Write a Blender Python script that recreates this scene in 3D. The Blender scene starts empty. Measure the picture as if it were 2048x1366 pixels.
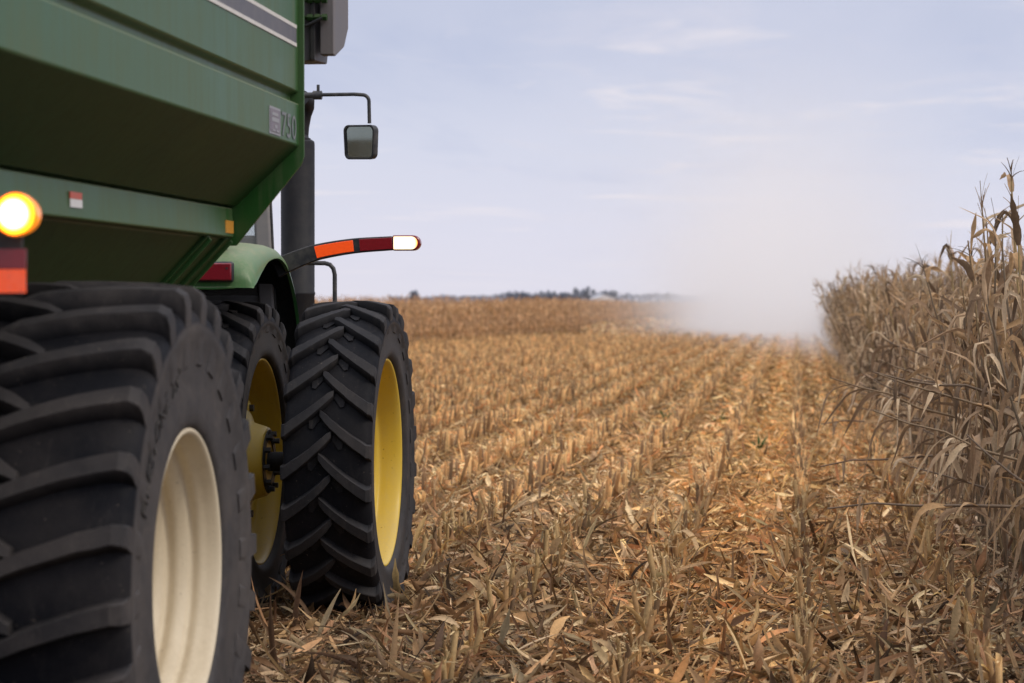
import bpy, math, random
import numpy as np
from mathutils import Vector, Matrix

random.seed(7)
RNG = np.random.default_rng(11)
R = math.radians
scene = bpy.context.scene
col = scene.collection

# ------------------------------------------------------------------ materials
def new_mat(name):
    m = bpy.data.materials.new(name)
    m.use_nodes = True
    nt = m.node_tree
    nt.nodes.clear()
    return m, nt

class NT:
    """small wrapper for writing node trees"""
    def __init__(self, nt):
        self.nt = nt
    def n(self, kind, **kw):
        nd = self.nt.nodes.new(kind)
        for k, v in kw.items():
            if k == 'inp':
                for kk, vv in v.items():
                    self.put(nd, kk, vv)
            else:
                setattr(nd, k, v)
        return nd
    def put(self, nd, key, v):
        s = nd.inputs[key]
        if isinstance(v, bpy.types.NodeSocket):
            self.nt.links.new(v, s)
        else:
            s.default_value = v
    def noise(self, scale, detail=4, rough=0.55, vec=None, dist=0.0):
        nd = self.n('ShaderNodeTexNoise', inp={'Scale': scale, 'Detail': detail, 'Roughness': rough, 'Distortion': dist})
        if vec is not None:
            self.nt.links.new(vec, nd.inputs['Vector'])
        return nd.outputs['Fac']
    def ramp(self, fac, stops):
        nd = self.n('ShaderNodeValToRGB')
        cr = nd.color_ramp
        while len(cr.elements) > 1:
            cr.elements.remove(cr.elements[-1])
        cr.elements[0].position = stops[0][0]; cr.elements[0].color = c4(stops[0][1])
        for p, c in stops[1:]:
            e = cr.elements.new(p); e.color = c4(c)
        self.nt.links.new(fac, nd.inputs['Fac'])
        return nd.outputs['Color']
    def mix(self, fac, a, b, blend='MIX'):
        nd = self.n('ShaderNodeMix', data_type='RGBA', blend_type=blend)
        self.put(nd, 0, fac)
        for i, v in ((6, a), (7, b)):
            if isinstance(v, bpy.types.NodeSocket):
                self.nt.links.new(v, nd.inputs[i])
            else:
                nd.inputs[i].default_value = c4(v)
        return nd.outputs[2]
    def math(self, op, a, b=None, c=None, clamp=False):
        nd = self.n('ShaderNodeMath', operation=op, use_clamp=clamp)
        self.put(nd, 0, a)
        if b is not None: self.put(nd, 1, b)
        if c is not None: self.put(nd, 2, c)
        return nd.outputs[0]
    def objvec(self, scale=None):
        o = self.n('ShaderNodeTexCoord').outputs['Object']
        if scale is None:
            return o
        mp = self.n('ShaderNodeMapping', inp={'Scale': scale})
        self.nt.links.new(o, mp.inputs['Vector'])
        return mp.outputs['Vector']
    def bump(self, h, strength=0.3, dist=0.01):
        nd = self.n('ShaderNodeBump', inp={'Strength': strength, 'Distance': dist})
        self.nt.links.new(h, nd.inputs['Height'])
        return nd.outputs['Normal']
    def out(self, shader, vol=None):
        o = self.n('ShaderNodeOutputMaterial')
        if shader is not None:
            self.nt.links.new(shader, o.inputs['Surface'])
        if vol is not None:
            self.nt.links.new(vol, o.inputs['Volume'])

def c4(c):
    return (c[0], c[1], c[2], c[3] if len(c) > 3 else 1.0)

def painted(name, base, dust=(0.34, 0.29, 0.22), dust_amt=0.35, rough=0.38, up_dust=0.5, speck=0.0, streak=0.25, metallic=0.0):
    m, nt = new_mat(name); T = NT(nt)
    v = T.objvec()
    big = T.noise(1.3, 5, 0.6, v)
    fine = T.noise(60, 3, 0.6, v)
    vs = T.objvec((9, 9, 0.7))
    stk = T.noise(2.2, 4, 0.6, vs)
    d = T.math('MULTIPLY', T.ramp(big, [(0.35, (0, 0, 0)), (0.75, (1, 1, 1))]), dust_amt)
    d2 = T.math('MULTIPLY', T.ramp(stk, [(0.45, (0, 0, 0)), (0.75, (1, 1, 1))]), streak)
    geo = T.n('ShaderNodeNewGeometry')
    sep = T.n('ShaderNodeSeparateXYZ'); nt.links.new(geo.outputs['Normal'], sep.inputs[0])
    up = T.math('MULTIPLY', T.math('MAXIMUM', sep.outputs['Z'], 0.0), up_dust)
    fac = T.math('ADD', T.math('ADD', d, d2), up, clamp=True)
    fac = T.math('MULTIPLY', fac, T.math('ADD', T.math('MULTIPLY', fine, 0.9), 0.45), clamp=True)
    shade = T.mix(T.math('MULTIPLY', fine, 0.25), base, tuple(x * 0.7 for x in base))
    c = T.mix(fac, shade, dust)
    if speck > 0:
        sp = T.noise(38, 2, 0.7, v)
        c = T.mix(T.ramp(sp, [(0.70, (0, 0, 0)), (0.74, (speck,) * 3)]), c, (0.05, 0.025, 0.01))
    ro = T.math('ADD', T.math('MULTIPLY', fac, 0.45), rough, clamp=True)
    b = T.n('ShaderNodeBsdfPrincipled', inp={'Base Color': c, 'Roughness': ro, 'Metallic': metallic, 'Specular IOR Level': .32,
            'Normal': T.bump(T.noise(25, 3, 0.5, v), 0.05, 0.004)})
    T.out(b.outputs[0])
    return m

def plain(name, base, rough=0.5, metallic=0.0, dust=0.15, spec=0.5):
    m, nt = new_mat(name); T = NT(nt)
    v = T.objvec()
    f = T.noise(14, 5, 0.6, v)
    c = T.mix(T.math('MULTIPLY', T.ramp(f, [(0.4, (0, 0, 0)), (0.75, (1, 1, 1))]), dust), base, (0.3, 0.26, 0.2))
    b = T.n('ShaderNodeBsdfPrincipled', inp={'Base Color': c, 'Roughness': rough, 'Metallic': metallic,
            'Specular IOR Level': spec, 'Normal': T.bump(f, 0.06, 0.004)})
    T.out(b.outputs[0])
    return m

def rubber(name, base, worn, dusty, dust_amt):
    m, nt = new_mat(name); T = NT(nt)
    v = T.objvec()
    at = T.n('ShaderNodeAttribute', attribute_name='wear').outputs['Fac']
    big = T.noise(3.0, 5, 0.62, v)
    med = T.noise(22, 5, 0.65, v)
    fine = T.noise(160, 3, 0.6, v)
    w = T.math('MULTIPLY', at, T.math('ADD', T.math('MULTIPLY', med, 1.1), 0.25), clamp=True)
    c = T.mix(w, base, worn)
    d = T.math('MULTIPLY', T.ramp(big, [(0.42, (0, 0, 0)), (0.66, (1, 1, 1))]), dust_amt)
    sc = T.noise(7, 5, 0.7, T.objvec((3, 1, 1)), 1.2)
    d = T.math('ADD', d, T.ramp(sc, [(0.56, (0, 0, 0)), (0.74, (.45, .45, .45))]))
    d = T.math('MULTIPLY', d, T.math('ADD', fine, 0.4))
    d = T.math('MULTIPLY', d, T.math('ADD', T.math('MULTIPLY', at, .75), .30))
    c = T.mix(d, c, dusty)
    sp = T.noise(70, 2, 0.6, v)
    c = T.mix(T.ramp(sp, [(0.70, (0, 0, 0)), (0.76, (0.55,) * 3)]), c, (0.16, 0.13, 0.10))
    h = T.math('ADD', T.math('MULTIPLY', med, 0.6), T.math('MULTIPLY', fine, 0.4))
    b = T.n('ShaderNodeBsdfPrincipled', inp={'Base Color': c, 'Roughness': T.math('ADD', T.math('MULTIPLY', med, 0.3), 0.5),
            'Specular IOR Level': 0.12, 'Normal': T.bump(h, 0.45, 0.006)})
    T.out(b.outputs[0])
    return m

def emissive(name, colr, strength, center=None, edge=None, rad=None, axis=None):
    m, nt = new_mat(name); T = NT(nt)
    c = colr
    if center is not None:
        tc = T.objvec()
        mp = T.n('ShaderNodeMapping', inp={'Location': tuple(-x for x in center), 'Scale': (1, 1, 1)})
        nt.links.new(tc, mp.inputs['Vector'])
        ln = T.n('ShaderNodeVectorMath', operation='LENGTH'); nt.links.new(mp.outputs[0], ln.inputs[0])
        f = T.math('DIVIDE', ln.outputs['Value'], rad, clamp=True)
        c = T.ramp(f, [(0.0, colr), (0.78, colr), (0.93, edge), (1.0, edge)])
    e = T.n('ShaderNodeEmission', inp={'Strength': strength})
    T.put(e, 'Color', c if isinstance(c, bpy.types.NodeSocket) else c4(c))
    T.out(e.outputs[0])
    return m

def reflector(name, base, glow=0.0, grid=140):
    m, nt = new_mat(name); T = NT(nt)
    v = T.objvec()
    vor = T.n('ShaderNodeTexVoronoi', inp={'Scale': grid}); nt.links.new(v, vor.inputs['Vector'])
    c = T.mix(T.math('MULTIPLY', vor.outputs['Distance'], 0.6, clamp=True), base, tuple(x * 0.55 for x in base))
    dn = T.noise(9, 4, 0.6, v)
    c = T.mix(T.ramp(dn, [(0.62, (0, 0, 0)), (0.8, (0.3,) * 3)]), c, (0.25, 0.2, 0.15))
    b = T.n('ShaderNodeBsdfPrincipled', inp={'Base Color': c, 'Roughness': 0.25,
            'Emission Color': c, 'Emission Strength': glow, 'Coat Weight': 0.4})  # glow adds emission in place of light the reflector throws back
    T.out(b.outputs[0])
    return m

def plantmat(name, trans=0.25, rough=0.75, streak=(1, 1, 1), sheen=0.0):
    m, nt = new_mat(name); T = NT(nt)
    a = T.n('ShaderNodeAttribute', attribute_name='Col').outputs['Color']
    v = T.objvec()
    n1 = T.noise(55, 4, 0.65, v)
    n2 = T.noise(9, 3, 0.6, v)
    f = T.math('ADD', T.math('MULTIPLY', n1, 0.9), T.math('MULTIPLY', n2, 0.45))
    g = T.n('ShaderNodeCombineColor')
    for i in range(3):
        T.put(g, i, T.math('ADD', T.math('MULTIPLY', f, 0.95), 0.32))
    c = T.mix(1.0, a, g.outputs[0], 'MULTIPLY')
    b = T.n('ShaderNodeBsdfPrincipled', inp={'Base Color': c, 'Roughness': rough, 'Specular IOR Level': 0.25})
    if trans > 0:
        t = T.n('ShaderNodeBsdfTranslucent', inp={'Color': c})
        mx = T.n('ShaderNodeMixShader', inp={0: trans})
        nt.links.new(b.outputs[0], mx.inputs[1]); nt.links.new(t.outputs[0], mx.inputs[2])
        T.out(mx.outputs[0])
    else:
        T.out(b.outputs[0])
    return m

M = {}
M['green'] = painted('cart_green_paint', (0.016, 0.082, 0.014), dust=(0.17, 0.17, 0.10), dust_amt=0.34, rough=0.36, streak=0.30, up_dust=0.8, speck=0.25)
M['green_dark'] = painted('cart_green_shaded', (0.013, 0.058, 0.010), dust=(0.085, 0.068, 0.032), dust_amt=0.28, rough=0.5, up_dust=0.3, streak=0.15)  # cart green again, darkened in the colour for the shaded underside
M['tgreen'] = painted('tractor_green_paint', (0.030, 0.145, 0.038), dust=(0.30, 0.275, 0.18), dust_amt=0.28, rough=0.28, up_dust=0.5)
M['tyre'] = rubber('tractor_tyre_rubber', (0.0060, 0.0063, 0.0085), (0.050, 0.047, 0.047), (0.085, 0.070, 0.058), 0.34)
M['ctyre'] = rubber('cart_tyre_rubber', (0.0060, 0.0063, 0.0085), (0.066, 0.060, 0.058), (0.115, 0.096, 0.083), 0.45)
M['yellow'] = painted('yellow_rim_paint', (0.68, 0.46, 0.035), dust=(0.45, 0.36, 0.2), dust_amt=0.25, rough=0.32, speck=0.6, streak=0.15, up_dust=0.3)
M['cream'] = painted('cream_rim_paint', (0.70, 0.60, 0.43), dust=(0.42, 0.33, 0.21), dust_amt=0.4, rough=0.42, speck=0.25, streak=0.2, up_dust=0.2)
M['black'] = plain('black_plastic', (0.013, 0.013, 0.015), 0.5, dust=0.18)
M['blackmetal'] = plain('black_exhaust_metal', (0.012, 0.0115, 0.0135), 0.62, dust=0.04, spec=0.3)
M['dark'] = plain('liner_shadow_black', (0.006, 0.006, 0.006), 0.9, dust=0.05)
M['letters'] = plain('tyre_letter_black', (0.009, 0.009, 0.010), 0.6, dust=0.25)
M['greymetal'] = painted('spout_grey_metal', (0.13, 0.12, 0.125), dust=(0.26, 0.22, 0.19), dust_amt=0.35, rough=0.5, streak=0.3, metallic=0.1)
M['steel'] = plain('dark_steel', (0.05, 0.05, 0.052), 0.45, 0.7, dust=0.2)
M['stripegrey'] = plain('stripe_grey', (0.085, 0.08, 0.09), 0.5, dust=0.15)
M['stripewhite'] = plain('stripe_white', (0.62, 0.58, 0.52), 0.5, dust=0.25)
M['decal'] = plain('decal_grey', (0.13, 0.14, 0.145), 0.5, dust=0.25)
M['decalpale'] = plain('decal_pale', (0.25, 0.25, 0.26), 0.5, dust=0.2)
M['decalmauve'] = plain('decal_mauve', (0.15, 0.125, 0.15), 0.5, dust=0.2)
M['white'] = plain('white_sticker', (0.72, 0.70, 0.68), 0.5, dust=0.12)
M['red'] = plain('red_sticker', (0.55, 0.10, 0.06), 0.5, dust=0.15)
M['taillight'] = reflector('red_tail_lens', (0.22, 0.008, 0.02))
M['redrefl'] = reflector('dark_red_reflector', (0.20, 0.006, 0.012), 0.15)
M['orangerefl'] = reflector('orange_fluorescent_patch', (0.95, 0.09, 0.012), 0.40, 120)
M['amberrefl'] = reflector('amber_reflector', (0.75, 0.33, 0.05), 0.1)
M['amberlens'] = reflector('amber_lens_rim', (0.95, 0.25, 0.01), 1.1, 60)
M['seat'] = plain('seat_fabric', (0.10, 0.09, 0.10), 0.9)
M['greyplastic'] = plain('grey_cab_trim', (0.17, 0.155, 0.15), 0.6, dust=0.25)
M['lightgrey'] = plain('light_grey_console', (0.32, 0.29, 0.31), 0.6, dust=0.2)
M['leaf'] = plantmat('dry_corn_leaf', 0.28)
M['stalk'] = plantmat('dry_corn_stalk', 0.0)
M['litter'] = plantmat('corn_litter', 0.22)
M['weed'] = plantmat('green_weed_leaf', 0.3)
M['treeleaf'] = plantmat('far_tree_leaf', 0.1)

def glass_mat():
    m, nt = new_mat('cab_glass'); T = NT(nt)
    tr = T.n('ShaderNodeBsdfTransparent', inp={'Color': (0.80, 0.85, 0.85, 1)})
    gl = T.n('ShaderNodeBsdfGlossy', inp={'Color': (0.9, 0.95, 0.95, 1), 'Roughness': 0.06})
    df = T.n('ShaderNodeBsdfDiffuse', inp={'Color': (0.45, 0.42, 0.38, 1)})
    f = T.n('ShaderNodeFresnel', inp={'IOR': 1.45})
    a = T.n('ShaderNodeMixShader'); nt.links.new(f.outputs[0], a.inputs[0])
    nt.links.new(tr.outputs[0], a.inputs[1]); nt.links.new(gl.outputs[0], a.inputs[2])
    d = T.math('MULTIPLY', T.noise(5, 5, 0.6, T.objvec()), 0.35)
    b = T.n('ShaderNodeMixShader'); nt.links.new(d, b.inputs[0])
    nt.links.new(a.outputs[0], b.inputs[1]); nt.links.new(df.outputs[0], b.inputs[2])
    T.out(b.outputs[0]); return m
M['glass'] = glass_mat()

def mirror_mat():
    m, nt = new_mat('mirror_face'); T = NT(nt)
    n = T.noise(6, 4, 0.6, T.objvec())
    g = T.n('ShaderNodeBsdfGlossy', inp={'Color': (0.45, 0.48, 0.45, 1), 'Roughness': 0.02})
    d = T.n('ShaderNodeBsdfDiffuse', inp={'Color': (0.10, 0.10, 0.08, 1)})
    mx = T.n('ShaderNodeMixShader'); nt.links.new(T.math('MULTIPLY', n, 0.15), mx.inputs[0])
    nt.links.new(g.outputs[0], mx.inputs[1]); nt.links.new(d.outputs[0], mx.inputs[2])
    T.out(mx.outputs[0]); return m
M['mirror'] = mirror_mat()
M['lamp_amber'] = emissive('amber_lamp_glow', (1.0, 0.90, 0.55), 8.0, (0, 0, 0), (1.0, 0.20, 0.008), 0.062)
M['lamp_arm'] = emissive('arm_lamp_glow', (1.0, 0.88, 0.58), 1.75, (1.735, .37, 2.243), (1.0, 0.46, 0.09), 0.086)

# ------------------------------------------------------------------ mesh helpers
class MB:
    def __init__(self):
        self.v = []; self.f = []; self.m = []; self.w = []
    def add(self, vs, fs, mat=0, wear=0.0):
        o = len(self.v)
        self.v.extend([tuple(p) for p in vs])
        if isinstance(wear, (int, float)):
            self.w.extend([wear] * len(vs))
        else:
            self.w.extend(wear)
        for f in fs:
            self.f.append(tuple(i + o for i in f)); self.m.append(mat)
    def box(self, c, s, rot=None, mat=0):
        x, y, z = s[0] / 2, s[1] / 2, s[2] / 2
        vs = [Vector((sx * x, sy * y, sz * z)) for sx in (-1, 1) for sy in (-1, 1) for sz in (-1, 1)]
        if rot is not None: vs = [rot @ p for p in vs]
        vs = [p + Vector(c) for p in vs]
        self.add(vs, [(0, 1, 3, 2), (4, 6, 7, 5), (0, 4, 5, 1), (2, 3, 7, 6), (0, 2, 6, 4), (1, 5, 7, 3)], mat)
    def beam(self, a, b, w, h, mat=0, upv=(0, 0, 1)):
        a, b = Vector(a), Vector(b); d = (b - a); L = d.length; d.normalize()
        s = d.cross(Vector(upv)); s.normalize(); u = s.cross(d)
        rot = Matrix((s, d, u)).transposed()
        self.box((a + b) / 2, (w, L, h), rot, mat)
    def tube(self, pts, rad, seg=10, mat=0, cap=True, flat=1.0):
        pts = [Vector(p) for p in pts]; n = len(pts)
        rad = [rad] * n if isinstance(rad, (int, float)) else rad
        up = None; vs = []
        for i, p in enumerate(pts):
            d = (pts[min(i + 1, n - 1)] - pts[max(i - 1, 0)]).normalized()
            if up is None:
                up = Vector((0, 0, 1)) if abs(d.z) < 0.9 else Vector((1, 0, 0))
            s = d.cross(up).normalized(); up = s.cross(d).normalized()
            for k in range(seg):
                a = 2 * math.pi * k / seg
                vs.append(p + s * math.cos(a) * rad[i] + up * math.sin(a) * rad[i] * flat)
        fs = [(i * seg + k, i * seg + (k + 1) % seg, (i + 1) * seg + (k + 1) % seg, (i + 1) * seg + k) for i in range(n - 1) for k in range(seg)]
        if cap:
            fs.append(tuple(range(seg))[::-1]); fs.append(tuple((n - 1) * seg + k for k in range(seg)))
        self.add(vs, fs, mat)
    def lathe(self, prof, seg=64, axis='x', center=(0, 0, 0), mat=0, wear=0.0, closed=False):
        """prof: list of (along axis, radius)"""
        n = len(prof); vs = []
        for a, r in prof:
            for k in range(seg):
                t = 2 * math.pi * k / seg
                c, s = r * math.cos(t), r * math.sin(t)
                p = {'x': (a, c, s), 'y': (s, a, c), 'z': (c, s, a)}[axis]
                vs.append((p[0] + center[0], p[1] + center[1], p[2] + center[2]))
        fs = [(i * seg + k, i * seg + (k + 1) % seg, (i + 1) * seg + (k + 1) % seg, (i + 1) * seg + k) for i in range(n - 1) for k in range(seg)]
        if closed:
            fs += [((n - 1) * seg + k, (n - 1) * seg + (k + 1) % seg, (k + 1) % seg, k) for k in range(seg)]
        w = wear if isinstance(wear, (int, float)) else [wear[i] for i in range(n) for k in range(seg)]
        self.add(vs, fs, mat, w)
    def prism(self, poly, lo, hi, axis='y', mat=0):
        """poly: 2D outline; extruded along axis from lo to hi"""
        n = len(poly)
        def P(a, b, t):
            return {'y': (a, t, b), 'x': (t, a, b), 'z': (a, b, t)}[axis]
        vs = [P(a, b, lo) for a, b in poly] + [P(a, b, hi) for a, b in poly]
        fs = [(i, (i + 1) % n, n + (i + 1) % n, n + i) for i in range(n)]
        fs += [tuple(range(n))[::-1], tuple(range(n, 2 * n))]
        self.add(vs, fs, mat)

def link(o, parent=None):
    col.objects.link(o)
    if parent is not None:
        o.parent = parent
    return o

def obj(name, mb, mats, parent=None, angle=35, bevel=0.0, wear=False, loc=None, seg=2):
    me = bpy.data.meshes.new(name)
    me.from_pydata(mb.v, [], mb.f)
    for m in (mats if isinstance(mats, (list, tuple)) else [mats]):
        me.materials.append(m)
    me.polygons.foreach_set('material_index', mb.m)
    me.polygons.foreach_set('use_smooth', [True] * len(mb.f))
    import bmesh
    bm = bmesh.new(); bm.from_mesh(me); bmesh.ops.recalc_face_normals(bm, faces=bm.faces); bm.to_mesh(me); bm.free()
    me.set_sharp_from_angle(angle=R(angle))
    if wear:
        a = me.attributes.new('wear', 'FLOAT', 'POINT'); a.data.foreach_set('value', mb.w)
    me.update()
    o = link(bpy.data.objects.new(name, me), parent)
    if loc is not None: o.location = loc
    if bevel > 0:
        b = o.modifiers.new('edge', 'BEVEL'); b.width = bevel; b.segments = seg; b.limit_method = 'ANGLE'; b.angle_limit = R(40)
        b.harden_normals = False
    return o

def empty(name, loc=(0, 0, 0), rz=0.0, parent=None):
    o = bpy.data.objects.new(name, None); o.empty_display_size = 0.2
    link(o, parent); o.location = loc; o.rotation_euler = (0, 0, rz)
    return o

def tag(o, label=None, cat=None, group=None, kind=None):
    if label: o['label'] = label
    if cat: o['category'] = cat
    if group: o['group'] = group
    if kind: o['kind'] = kind
    return o

def text_mesh(txt, size, extrude=0.0):
    cu = bpy.data.curves.new('lettering', 'FONT'); cu.body = txt; cu.size = size; cu.extrude = extrude
    cu.resolution_u = 3
    o = bpy.data.objects.new('lettering', cu); col.objects.link(o)
    dg = bpy.context.evaluated_depsgraph_get(); dg.update()
    me = bpy.data.meshes.new_from_object(o.evaluated_get(dg))
    vs = [v.co.copy() for v in me.vertices]; fs = [tuple(p.vertices) for p in me.polygons]
    bpy.data.objects.remove(o); bpy.data.curves.remove(cu); bpy.data.meshes.remove(me)
    return vs, fs

def catmull(P, n):
    P = [np.array(p, float) for p in P]; out = []
    Q = [2 * P[0] - P[1]] + P + [2 * P[-1] - P[-2]]
    for i in range(1, len(Q) - 2):
        for k in range(n):
            t = k / n
            a, b, c, d = Q[i - 1], Q[i], Q[i + 1], Q[i + 2]
            out.append(0.5 * (2 * b + (c - a) * t + (2 * a - 5 * b + 4 * c - d) * t * t + (3 * b - 3 * c + d - a) * t ** 3))
    out.append(P[-1]); return out

# ------------------------------------------------------------------ tyres
def tyre_profile(Rad, sec, tread, rim_r, rim_w, lug_h):
    Rc = Rad - lug_h
    half = [(0, Rc), (.28 * tread, Rc - .004), (.44 * tread, Rc - .022), (.50 * tread, Rc - .07),
            (sec * .495, Rc - .40 * (Rc - rim_r)), (sec * .49, Rc - .60 * (Rc - rim_r)), (rim_w / 2 + .035, rim_r + .05),
            (rim_w / 2 + .012, rim_r + .016), (rim_w / 2 - .02, rim_r + .014)]
    return catmull(half, 5)

def make_tyre(Rad, sec, tread, rim_r, rim_w, n, lug_h, lug_w, sweep, curve, depth, mirror_phase=0.5, bumps=False, over=.035):
    """sweep: circumferential travel in m from centre to shoulder (sign gives direction); curve: bow; depth: how far the lug runs down the shoulder"""
    mb = MB()
    half = tyre_profile(Rad, sec, tread, rim_r, rim_w, lug_h)
    prof = [(-p[0], p[1]) for p in half[::-1]][:-1] + [(p[0], p[1]) for p in half]
    wear = [1.0 if p[1] < Rad - lug_h - .07 else 0.0 for p in prof]
    mb.lathe(prof, 120, 'x', wear=wear)
    hx = np.array([p[0] for p in half]); hr = np.array([p[1] for p in half])
    ds = np.concatenate([[0], np.cumsum(np.hypot(np.diff(hx), np.diff(hr)))])
    Rc = Rad - lug_h
    # arc length where the shoulder lies and where the lug ends on the sidewall
    s_sh = ds[np.argmax(hx > .455 * tread)]
    s_end = ds[np.argmax(hr < Rc - depth)]
    st = np.concatenate([np.linspace(-over, s_sh, 10), np.linspace(s_sh, s_end, 6)[1:]])
    for side in (-1, 1):
        for k in range(n):
            th0 = 2 * math.pi * (k + (mirror_phase if side > 0 else 0)) / n + RNG.normal(0, .004)
            worn_ = RNG.uniform(0, .007)
            rings = []
            for i, s in enumerate(st):
                sa = abs(s)
                bx = np.interp(sa, ds, hx) * (1 if s >= 0 else -1); br = np.interp(sa, ds, hr)
                u = min(max((s + over) / (s_sh + over), 0), 1)
                if s <= s_sh:
                    tx = bx; tr = Rad - worn_ - .020 * (abs(bx) / (tread / 2)) ** 2.5 - RNG.uniform(0, .002)
                    if i == 0: tr -= .012
                else:
                    q = (s - s_sh) / (s_end - s_sh)
                    e = i - 9
                    tx = np.interp(q, [0, .25, 1], [np.interp(s_sh, ds, hx), tread * .5 + .004, bx + .006])
                    tr = np.interp(q, [0, .25, 1], [Rad - .020, Rad - .045, br])
                off = sweep * (u + curve * u * (1 - u))
                hw = lug_w * (.85 + .35 * u) / 2
                if i == 0: hw *= .7
                if s > s_sh:
                    q = (s - s_sh) / (s_end - s_sh); hw *= 1 + .25 * q
                thc = th0 + off / Rad + RNG.normal(0, .0009)
                ring = []
                for w_, lev in ((-1.42, 0), (-1.06, .91), (-.93, 1.0), (.93, 1.0), (1.06, .91), (1.42, 0)):
                    bb = -.006 if lev == 0 else lev
                    x = bx + (tx - bx) * bb; r = br + (tr - br) * bb
                    t = thc + w_ * hw / Rad
                    ring.append((side * x, r * math.cos(t), r * math.sin(t)))
                rings.append(ring)
            vs = [p for ring in rings for p in ring]; fs = []; m = len(rings)
            for i in range(m - 1):
                for j in range(5):
                    a = i * 6 + j; fs.append((a, a + 1, a + 7, a + 6))
            fs.append((0, 1, 2, 3, 4, 5)); fs.append(tuple((m - 1) * 6 + j for j in range(6))[::-1])
            wr = []
            for i in range(m):
                e_ = RNG.uniform(.45, .75); q_ = min(max((i - 10) / 3.0, 0), 1); wr += [q_, e_ + (1 - e_) * q_, .5 + .5 * q_, .5 + .5 * q_, e_ + (1 - e_) * q_, q_]
            mb.add(vs, fs, 0, wr)
            if bumps:   # little raised bars between the lugs
                t0 = th0 + math.pi / n * .95
                vs2 = []
                for (x, o) in ((.045, 0), (.085, .028), (.10, .02), (.095, .062), (.075, .066), (.035, .024)):
                    t = t0 + math.copysign(o, sweep) / Rad * 1.4
                    for rr in (Rc - .002, Rc + .008):
                        vs2.append((side * x, rr * math.cos(t), rr * math.sin(t)))
                f2 = [(2 * j, 2 * j + 1, (2 * j + 3) % 12, (2 * j + 2) % 12) for j in range(6)] + [(1, 3, 5, 7, 9, 11)]
                mb.add(vs2, f2, 0, .25)
    return mb, half

def arc_text(txt, size, rt, thc, half, side=1):
    vs, fs = text_mesh(txt, size, 0.0015)
    L = max(v.x for v in vs)
    hr = np.array([p[1] for p in half])[::-1]; hx = np.array([p[0] for p in half])[::-1]
    out = []
    for v in vs:
        r = rt + v.y; t = thc - side * (v.x - L / 2) / rt
        x = np.interp(r, hr, hx) + .0045 + v.z
        out.append((side * x, r * math.cos(t), r * math.sin(t)))
    mb = MB(); mb.add(out, fs); return mb

# =================================================================== CAMERA
PXF = 4836.0
cam_d = bpy.data.cameras.new('camera'); cam = link(bpy.data.objects.new('camera', cam_d))
cam.location = (0, 0, 1.886)
cam_d.sensor_width = 36; cam_d.lens = 36 * PXF / 2048
cam_d.clip_start = 0.1; cam_d.clip_end = 12000
cam.rotation_euler = (R(90 - 0.948), 0, R(6.21))
cam_d.dof.use_dof = True; cam_d.dof.focus_distance = 14.2; cam_d.dof.aperture_fstop = 3.2; cam_d.dof.aperture_blades = 9
scene.camera = cam

# =================================================================== GRAIN CART
cart = empty('grain_cart', (-3.95, 8.0, 0))
tag(cart, 'green grain cart with grey stripe, cream wheel rim and lit amber lamp', 'grain cart')
Y0, Y1 = -2.6, 2.80
prof = [(1.80, 3.78), (1.80, 2.835), (1.765, 2.822), (1.765, 2.788), (1.803, 2.780), (1.803, 2.592),
        (1.515, 2.322), (1.470, 2.318), (1.465, 2.165), (0.42, 1.06)]
hop = MB()
ring = [(x, z) for x, z in prof] + [(-x, z) for x, z in prof[::-1]]
n = len(ring)
vs = [(x, Y0, z) for x, z in ring] + [(x, Y1, z) for x, z in ring]
# the ends lean in below the belt: the lower part of the hopper is shorter
def lean(x, y, z):
    if z < 2.55 and y < 0:
        y += (2.55 - z) * .8
    return (x, y, z)
vs = [lean(*p) for p in vs]
fs = [(i, i + 1, n + i + 1, n + i) for i in range(n - 1)] + [(n - 1, 0, n, 2 * n - 1)]
hop.add(vs, fs, 0)
hop.add(vs[:n], [tuple(range(n))]); hop.add(vs[n:], [tuple(range(n))])
for i, f in enumerate(hop.f):
    if len(f) == 4 and i in (5, 8, n - 2 - 5, n - 2 - 8): hop.m[i] = 1
obj('hopper', hop, [M['green'], M['green_dark']], cart, 25, 0.006)
# belt rail on each side, a folded steel channel with a weld lip
for s in (1, -1):
    b = MB()
    b.prism([(s * 1.472, 2.314), (s * 1.499, 2.308), (s * 1.505, 2.178), (s * 1.478, 2.168)], Y0 + .2, Y1 - .012, 'y')
    obj('side_rail', b, M['green'], cart, 30, 0.006, seg=3)
    if s > 0:
        b = MB()
        pts = [(1.512 + .004 * math.sin(i * 1.7), Y0 + .2 + i * .07, 2.334 + random.uniform(-.002, .003)) for i in range(74)]
        b.tube(pts, [random.uniform(.006, .009) for _ in pts], 6)
        obj('weld_seam', b, M['green'], cart, 60)
# front end plate that stands proud of the slopes
fp = MB()
half = [(1.826, 3.80), (1.826, 2.545), (1.812, 2.505), (1.512, 2.140), (1.42, 2.138), (.40, 1.03)]
fp.prism(half + [(-x, z) for x, z in half[::-1]], Y1 + .003, Y1 + .022, 'y')
obj('end_plate', fp, M['green'], cart, 30, 0.003)
# struts down the lower hopper, folded like an angle iron
for s in (1, -1):
    for (yy, w) in ((Y1 - .055, .10), (Y1 - .44, .05)):
        b = MB()
        b.beam((s * 1.482, yy, 2.180), (s * .46, yy, 1.085), w, .03, 0, (s * .7, 0, -.7))
        b.beam((s * 1.483, yy + w / 2 - .004, 2.172), (s * .48, yy + w / 2 - .004, 1.085), .008, .05, 0, (s * .7, 0, -.7))
        obj('hopper_strut', b, M['green_dark'], cart, 30, 0.004)
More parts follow.
